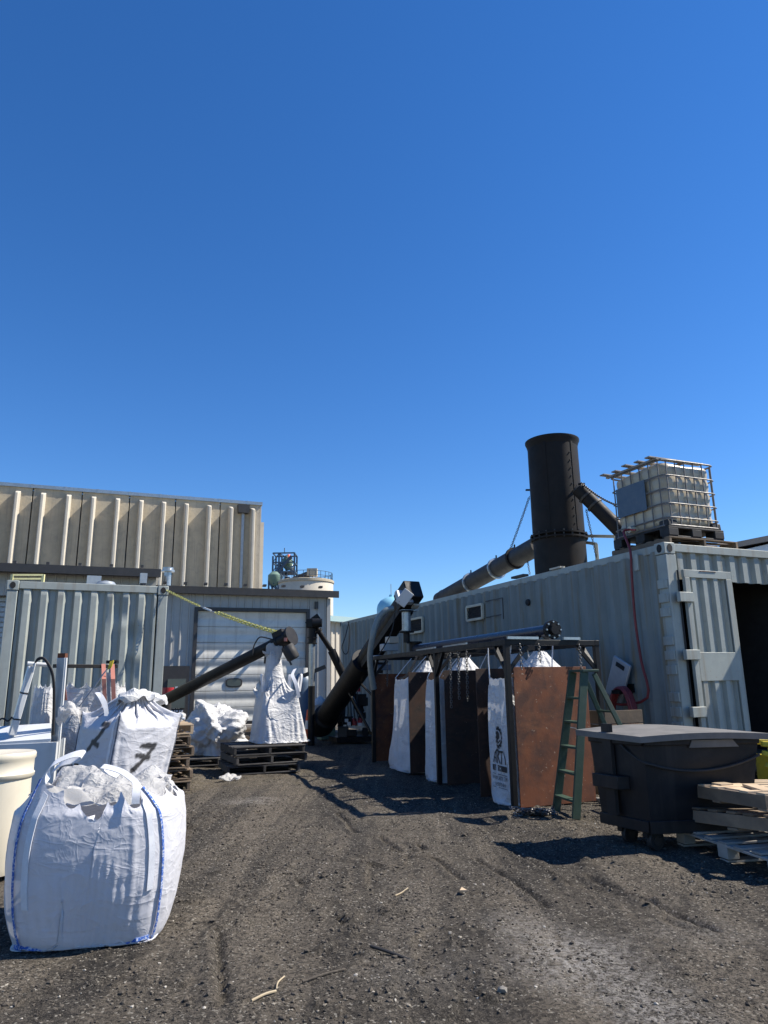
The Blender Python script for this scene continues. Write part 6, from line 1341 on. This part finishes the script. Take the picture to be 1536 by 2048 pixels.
ba_ = T('bulk_bag', 'large white bulk bag with blue seams in the left foreground', 'bulk bag', fc*A(1, 1, 0))
bo = MB().grid(QA, cu=True, cap=True).build('body', M['bag'], ba_, smooth='all')
NUa, NVa = QA.shape[1], QA.shape[0]
def uv_of(Q): 
    m, n = Q.shape[:2]; return np.meshgrid(np.arange(n)/n, np.arange(m)/(m-1))
def nrmls(Q): du = np.roll(Q, -1, 1)-np.roll(Q, 1, 1); dv = np.gradient(Q, axis=0); n = np.cross(du, dv); return n/np.maximum(np.linalg.norm(n, axis=-1, keepdims=True), 1e-9)
NA = nrmls(QA)
if np.dot(NA[NVa//5:NVa//2, int(NUa*.7):int(NUa*.8)].mean((0, 1)), -fv) < 0: NA = -NA
def seam(Q, Nn, col, r0, r1, off, w_, m, name, par, lift=.004):
    rows = range(r0, r1, 2); pts = [Q[i, (col+off) % Q.shape[1]]+Nn[i, (col+off) % Q.shape[1]]*lift for i in rows]; wd = [nrm(Q[i, (col+off+2) % Q.shape[1]]-Q[i, (col+off-2) % Q.shape[1]])*w_ for i in rows]
    return ribbon(MB(), pts, np.array(wd), .005).build(name, m, par)
ring = [NUa//8+q*NUa//4 for q in range(4)]
for q in (1, 2, 3): seam(QA, NA, ring[q], 2, NVa-1, 0, .013, M['bseam'], 'corner_seam', ba_, .009)
pts = [QA[1, k]+NA[2, k]*.006+ZV*.012 for k in range(ring[2], ring[3]+1, 2)]; ribbon(MB(), pts, np.array([ZV*.018]*len(pts)), .008).build('base_seam', M['bseam'], ba_)
for q, dc_, hh in ((2, 5, 46), (3, -5, 40)): seam(QA, NA, ring[q], NVa-hh*2+10, NVa-2, dc_, .036, M['web'], 'loop_webbing', ba_, .006)
def pxr(L, wd, name, par, m='web', th=.005):
    pts = spline([at(*p) for p in L], 6); w_ = np.array([wd(i/(len(pts)-1)) for i in range(len(pts))]); return ribbon(MB(), pts, w_, th).build(name, M[m], par)
yF = float((fc-fv*half*.86)[1])
pxr([(96, 1562, yF), (95, 1545, yF), (104, 1530, yF+.0), (124, 1518, yF+.02), (148, 1509, yF+.04), (164, 1507, yF+.06), (165, 1513, yF+.07), (150, 1520, yF+.08), (126, 1526, yF+.09), (108, 1540, yF+.1)], lambda t: A(.012, .03, .035), 'lift_loop', ba_)
pxr([(271, 1608, yF-.05), (272, 1588, yF-.04), (273, 1568, yF), (262, 1556, yF+.05), (243, 1543, yF+.1), (222, 1536, yF+.14), (204, 1533, yF+.15), (212, 1541, yF+.17), (236, 1552, yF+.15)], lambda t: A(.042, .01, .0) if t < .28 else A(.01, .035, .02), 'lift_loop', ba_)
# clear liner crumpled in the open top
n = 70; P = np.zeros((n, n, 3)); 
for i in range(n):
    for j in range(n): pass
jj, ii = np.meshgrid(np.linspace(-1, 1, n), np.linspace(-1, 1, n)); rdg = 1-np.abs(2*fbm(jj*2.6+9, ii*2.6+4, 40, 4)-.95); ht = .74+.04*(1-jj**2)+.05*np.clip(ii, 0, 1)+.09*crumple(jj, ii, jj*0, 51, (1.5, 2.4, 3.8, 6.0))
P = fc+fdv*(jj*half*.80)[..., None]+fv*(ii*half*.80)[..., None]+ZV*ht[..., None]; MB().grid(P).build('liner', M['liner'], ba_, smooth='all')
tuft(at(172, 1594, 4.75), .12, .06, 'liner_tuft', M['liner'], ba_, 9); tuft(at(318, 1594, 4.95), .11, .08, 'liner_tuft', M['liner'], ba_, 10)
tuft(at(232, 1597, 4.75), .13, .07, 'liner_tuft', M['liner'], ba_, 14)
stx = lambda x, y: (lambda p: tuple(p[0]+(p[1] if np.dot(p[1], -fv) > 0 else -p[1])*.004))(bil(QA, .655+x*.27, .055+y*.9))
for wd_, x0 in (('7-4', 0), ('G8', .14)): text(wd_, .05, lambda x, y, x0=x0: stx(x*.9+x0, y), M['gweb'], 'faded_mark', ba_)
# --- the painted bag behind it
bc0 = at(205, 1560, 6.95)*A(1, 1, 0); byaw = R(52); bux = A(math.cos(byaw), math.sin(byaw), 0); bvx = A(-math.sin(byaw), math.cos(byaw), 0); bh = .375
bcc = bc0+(bux+bvx)*bh*.98; bzb = .17
pallet('wooden_pallet', 'pallet under the white bag painted with a seven', bcc-A(0, 0, 0), byaw, M['wood'], 1.0, 1.0)
bcc = bcc+ZV*bzb
zc = at(205, 1425, 6.95)[2]-bzb+.03
QB = filled_bag(bcc, byaw, bh, 1.36, .93, [(bh*.9, bh*.9, zc-.05), (-bh*.9, bh*.9, zc-.02), (-bh*.90, -bh*.90, zc-.02), (bh*.97, -bh*.95, zc-.05)], 8, .055, 128, 96, 110, base=.31, lean=(.0, .0), tall=1.6, gather=(.10, zc+.10), crk=.005, shr=(.07, -.09), orr=1.06)
bb = T('bulk_bag', 'puffy white bag spray-painted with a black seven', 'bulk bag', bcc)
bob = MB().grid(QB, cu=True, cap=True).build('body', M['bag'], bb, smooth='all')
NB = nrmls(QB)
if np.dot(NB[40:90, int(QB.shape[1]*.7):int(QB.shape[1]*.8)].mean((0, 1)), -bvx) < 0: NB = -NB
uu, vv_ = uv_of(QB); zq = QB[..., 2]; fr_ = (uu-.625)/.25*2*bh
def dseg(x, y, a, b_): ax_, ay = a; bx_, by = b_; t = np.clip(((x-ax_)*(bx_-ax_)+(y-ay)*(by-ay))/((bx_-ax_)**2+(by-ay)**2), 0, 1); return np.hypot(x-ax_-t*(bx_-ax_), y-ay-t*(by-ay))
def zpx(py): return at(250, py, 7.1)[2]
wn_ = (fbm(fr_*30, zq*30, 60, 3)-.45)*.03
S7 = [((.30, zpx(1494)), (.47, zpx(1496))), ((.47, zpx(1496)), (.40, zpx(1512))), ((.40, zpx(1512)), (.22, zpx(1542))), ((.25, zpx(1513)), (.42, zpx(1519)))]
S7L = [((-.26, zpx(1446)), (-.16, zpx(1450))), ((-.16, zpx(1450)), (-.22, zpx(1470))), ((-.22, zpx(1470)), (-.42, zpx(1500))), ((-.34, zpx(1482)), (-.22, zpx(1490)))]
dmin = np.min([dseg(fr_, zq, a, b_) for a, b_ in S7+S7L], 0)+wn_; pw_ = np.clip((.034-dmin)/.018, 0, 1)*.93
set_paint(bob, pw_.ravel())
rgb_ = [QB.shape[1]//8+q*QB.shape[1]//4 for q in range(4)]
for q in (1, 2, 3): seam(QB, NB, rgb_[q], 4, int(QB.shape[0]*.74), 0, .014, M['dseam'], 'corner_seam', bb, .008)
seam(QB, NB, rgb_[2], int(QB.shape[0]*.74)-70, int(QB.shape[0]*.74), -4, .03, M['web'], 'loop_webbing', bb, .006)
e_ = QB[int(QB.shape[0]*.74), rgb_[2]]; Ye = e_[1]
pxr([(212, 1432, Ye), (211, 1420, Ye), (206, 1406, Ye), (198, 1392, Ye), (194, 1386, Ye+.02), (200, 1387, Ye+.03), (210, 1404, Ye+.03), (214, 1428, Ye+.03)], lambda t: A(.03, .012, 0), 'lift_loop', bb)
e2 = QB[int(QB.shape[0]*.74), rgb_[3]]; pxr([(326, 1452, e2[1]), (331, 1442, e2[1]), (342, 1434, e2[1]), (356, 1428, e2[1]), (362, 1427, e2[1])], lambda t: A(.0, .02, .02), 'lift_loop', bb)
tuft(bcc+bux*.12-bvx*.05+ZV*(zc+.02), .26, .12, 'gathered_top', M['bagd'], bb, 31); tuft(at(150, 1436, 7.6), .15, .12, 'liner_tuft', M['liner'], bb, 22)

# ------------------------------------------------------------------ shadow caster added beside the right container, out of the picture, to shade its door
sh_ = T('door_shadow_caster', 'added unseen shadow caster close to the right of the open container', 'shed', cr(3.05, -.9, 0), YAW)
corr(cr(3.05, -.9, 0), U, -V, 3.0, .0, 4.02, .3, .04).build('wall', M['cont'], sh_); MB().box(cr(4.57, -.33, 2.0), (3.0, 1.1, 4.0), U, V).build('body', M['cont'], sh_); MB().box(cr(4.57, -.35, 4.03), (3.04, 1.2, .05), U, V).build('roof', M['eave'], sh_)

# ------------------------------------------------------------------ stones, clods and litter on the dirt
mgv = mat('pebbles', (.10, .092, .08), rough=.95, spec=.12); nt = mgv.node_tree; ge = nt.nodes.new('ShaderNodeNewGeometry'); cr2 = nt.nodes.new('ShaderNodeValToRGB'); e = cr2.color_ramp.elements
e[0].position = 0; e[0].color = (.03, .028, .026, 1); e[1].position = 1; e[1].color = (.42, .39, .34, 1)
for p_, c_ in ((.45, (.075, .065, .053, 1)), (.8, (.14, .122, .10, 1)), (.95, (.26, .23, .185, 1))): q = e.new(p_); q.color = c_
nt.links.new(ge.outputs['Random Per Island'], cr2.inputs[0]); nt.links.new(cr2.outputs[0], nt.nodes['Principled BSDF'].inputs['Base Color'])
ico = bpy.data.meshes.new('i'); import bmesh
bm_ = bmesh.new(); bmesh.ops.create_icosphere(bm_, subdivisions=1, radius=1); iv = np.array([v.co[:] for v in bm_.verts]); if_ = np.array([[v.index for v in f.verts] for f in bm_.faces]); bm_.free(); bpy.data.meshes.remove(ico)
def scatter(n, x0, x1, y0, y1, smin, smax, pw, name, m, seed, dens=None, flat=.6):
    rg = np.random.default_rng(seed); y = y0+(y1-y0)*rg.random(n*3)**1.7; x = x0+(x1-x0)*rg.random(n*3); keep = np.abs(x) < (y*.60+.3)
    if dens is not None: keep &= dens(x, y) > rg.random(n*3)
    x, y = x[keep][:n], y[keep][:n]; n = len(x); s = smin+(smax-smin)*rg.random(n)**pw; z = ground_height(x, y)
    vs = iv[None]*(.7+.6*rg.random((n, len(iv), 1)))*(s[:, None, None]*(.7+.6*rg.random((n, 1, 3))))*A(1, 1, flat); a = rg.random(n)*6.28; ca, sa_ = np.cos(a)[:, None], np.sin(a)[:, None]
    vx_ = vs[..., 0]*ca-vs[..., 1]*sa_; vy_ = vs[..., 0]*sa_+vs[..., 1]*ca; P_ = np.stack([vx_+x[:, None], vy_+y[:, None], vs[..., 2]+(z+s*.15)[:, None]], -1).reshape(-1, 3)
    Fs = (if_[None]+(np.arange(n)*len(iv))[:, None, None]).reshape(-1, 3); me = bpy.data.meshes.new(name); me.from_pydata(P_.tolist(), [], Fs.tolist()); me.materials.append(m); me.update(); o = bpy.data.objects.new(name, me); COL.objects.link(o); o['kind'] = 'stuff'; o['label'] = {'gravel': 'fine loose gravel and cinders on the dirt yard', 'dirt_clods': 'dark crumbly dirt clods along the wheel tracks'}[name]; return o
scatter(26000, -5, 6, 2.5, 13, .003, .010, 2.4, 'gravel', mgv, 1, lambda x, y: .25+np.clip((fbm(x*1.3, y*1.3, 70)-.4)*5, 0, 1))
M['clod'] = mat('dark_clod', (.07, .06, .05), (.115, .10, .082), rough=.95, spec=.1, scale=20, bump=.006, bscale=70)
scatter(5200, -4, 5, 2.5, 9, .004, .017, 3.0, 'dirt_clods', M['clod'], 2, lambda x, y: np.clip((fbm(x*1.1, y*1.1, 11)-.40)*7, 0, 1)*.9+.05, .75)
def stick(pts, r, m, name, label, cat):
    P_ = [gz(x, y) for x, y in pts]; P_ = [A(p[0], p[1], float(ground_height(np.array(p[0]), np.array(p[1])))+r*.8+.004) for p in P_]; return single(MB().tube(spline(P_, 4), r, 7), name, M[m], label, cat)
M['stone'] = mat('grey_stone', (.24, .22, .19), (.17, .155, .135), rough=.9, scale=20, bump=.004, bscale=40)
M['straw'] = mat('straw', (.42, .34, .22), (.30, .24, .16), rough=.8)
stick([(503, 2000), (530, 1988), (552, 1980)], .006, 'straw', 'straw_stalk', 'pale straw stalk lying in the foreground dirt', 'stalk')
stick([(553, 1976), (556, 1962), (569, 1950)], .004, 'straw', 'straw_stalk', 'short curved straw stalk beside the long pale one', 'stalk')
stick([(605, 1964), (650, 1950), (690, 1937)], .006, 'clod', 'twig', 'grey-brown twig lying in the foreground dirt', 'twig')
stick([(741, 1900), (790, 1908), (836, 1916)], .008, 'rubber', 'black_rod', 'thin black rod lying on the dirt in the foreground', 'rod')
stick([(790, 1786), (803, 1782), (816, 1778)], .005, 'straw', 'straw_stalk', 'small straw bit on the dirt in mid yard', 'stalk')
q = gz(925, 1785); single(MB().prism([A(q[0]-.02, q[1]-.02, .012), A(q[0]+.03, q[1]-.012, .01), A(q[0]+.0, q[1]+.04, .016)], ZV, .008), 'wood_chip', M['woodp'], 'pale yellowish wood chip on the dirt right of centre', 'wood chip')
q = gz(1235, 1620); 
for k, (px, py, s_, lab) in enumerate(((1203, 1607, .07, 'fist-sized pale stone by the dumpster side'), (1005, 1985, .022, 'pale stone near the white dust patch'), (900, 1868, .013, 'small white pebble left of the white dust patch'))):
    q = gz(px, py); rg = np.random.default_rng(k); v_ = iv*(.75+.5*rg.random((len(iv), 1)))*s_*A(1, .9, .75)+q+ZV*s_*.5; single(MB().add(v_, [tuple(f) for f in if_]), 'stone', M['stone'], lab, 'stone', 'loose stones')
sc2 = tuft(gz(462, 1560)+ZV*.01, .13, .05, 'plastic_scrap', M['liner'], None, 41); recenter(sc2); tag(sc2, 'torn white plastic scrap on the ground near the charred pallets', 'plastic scrap')
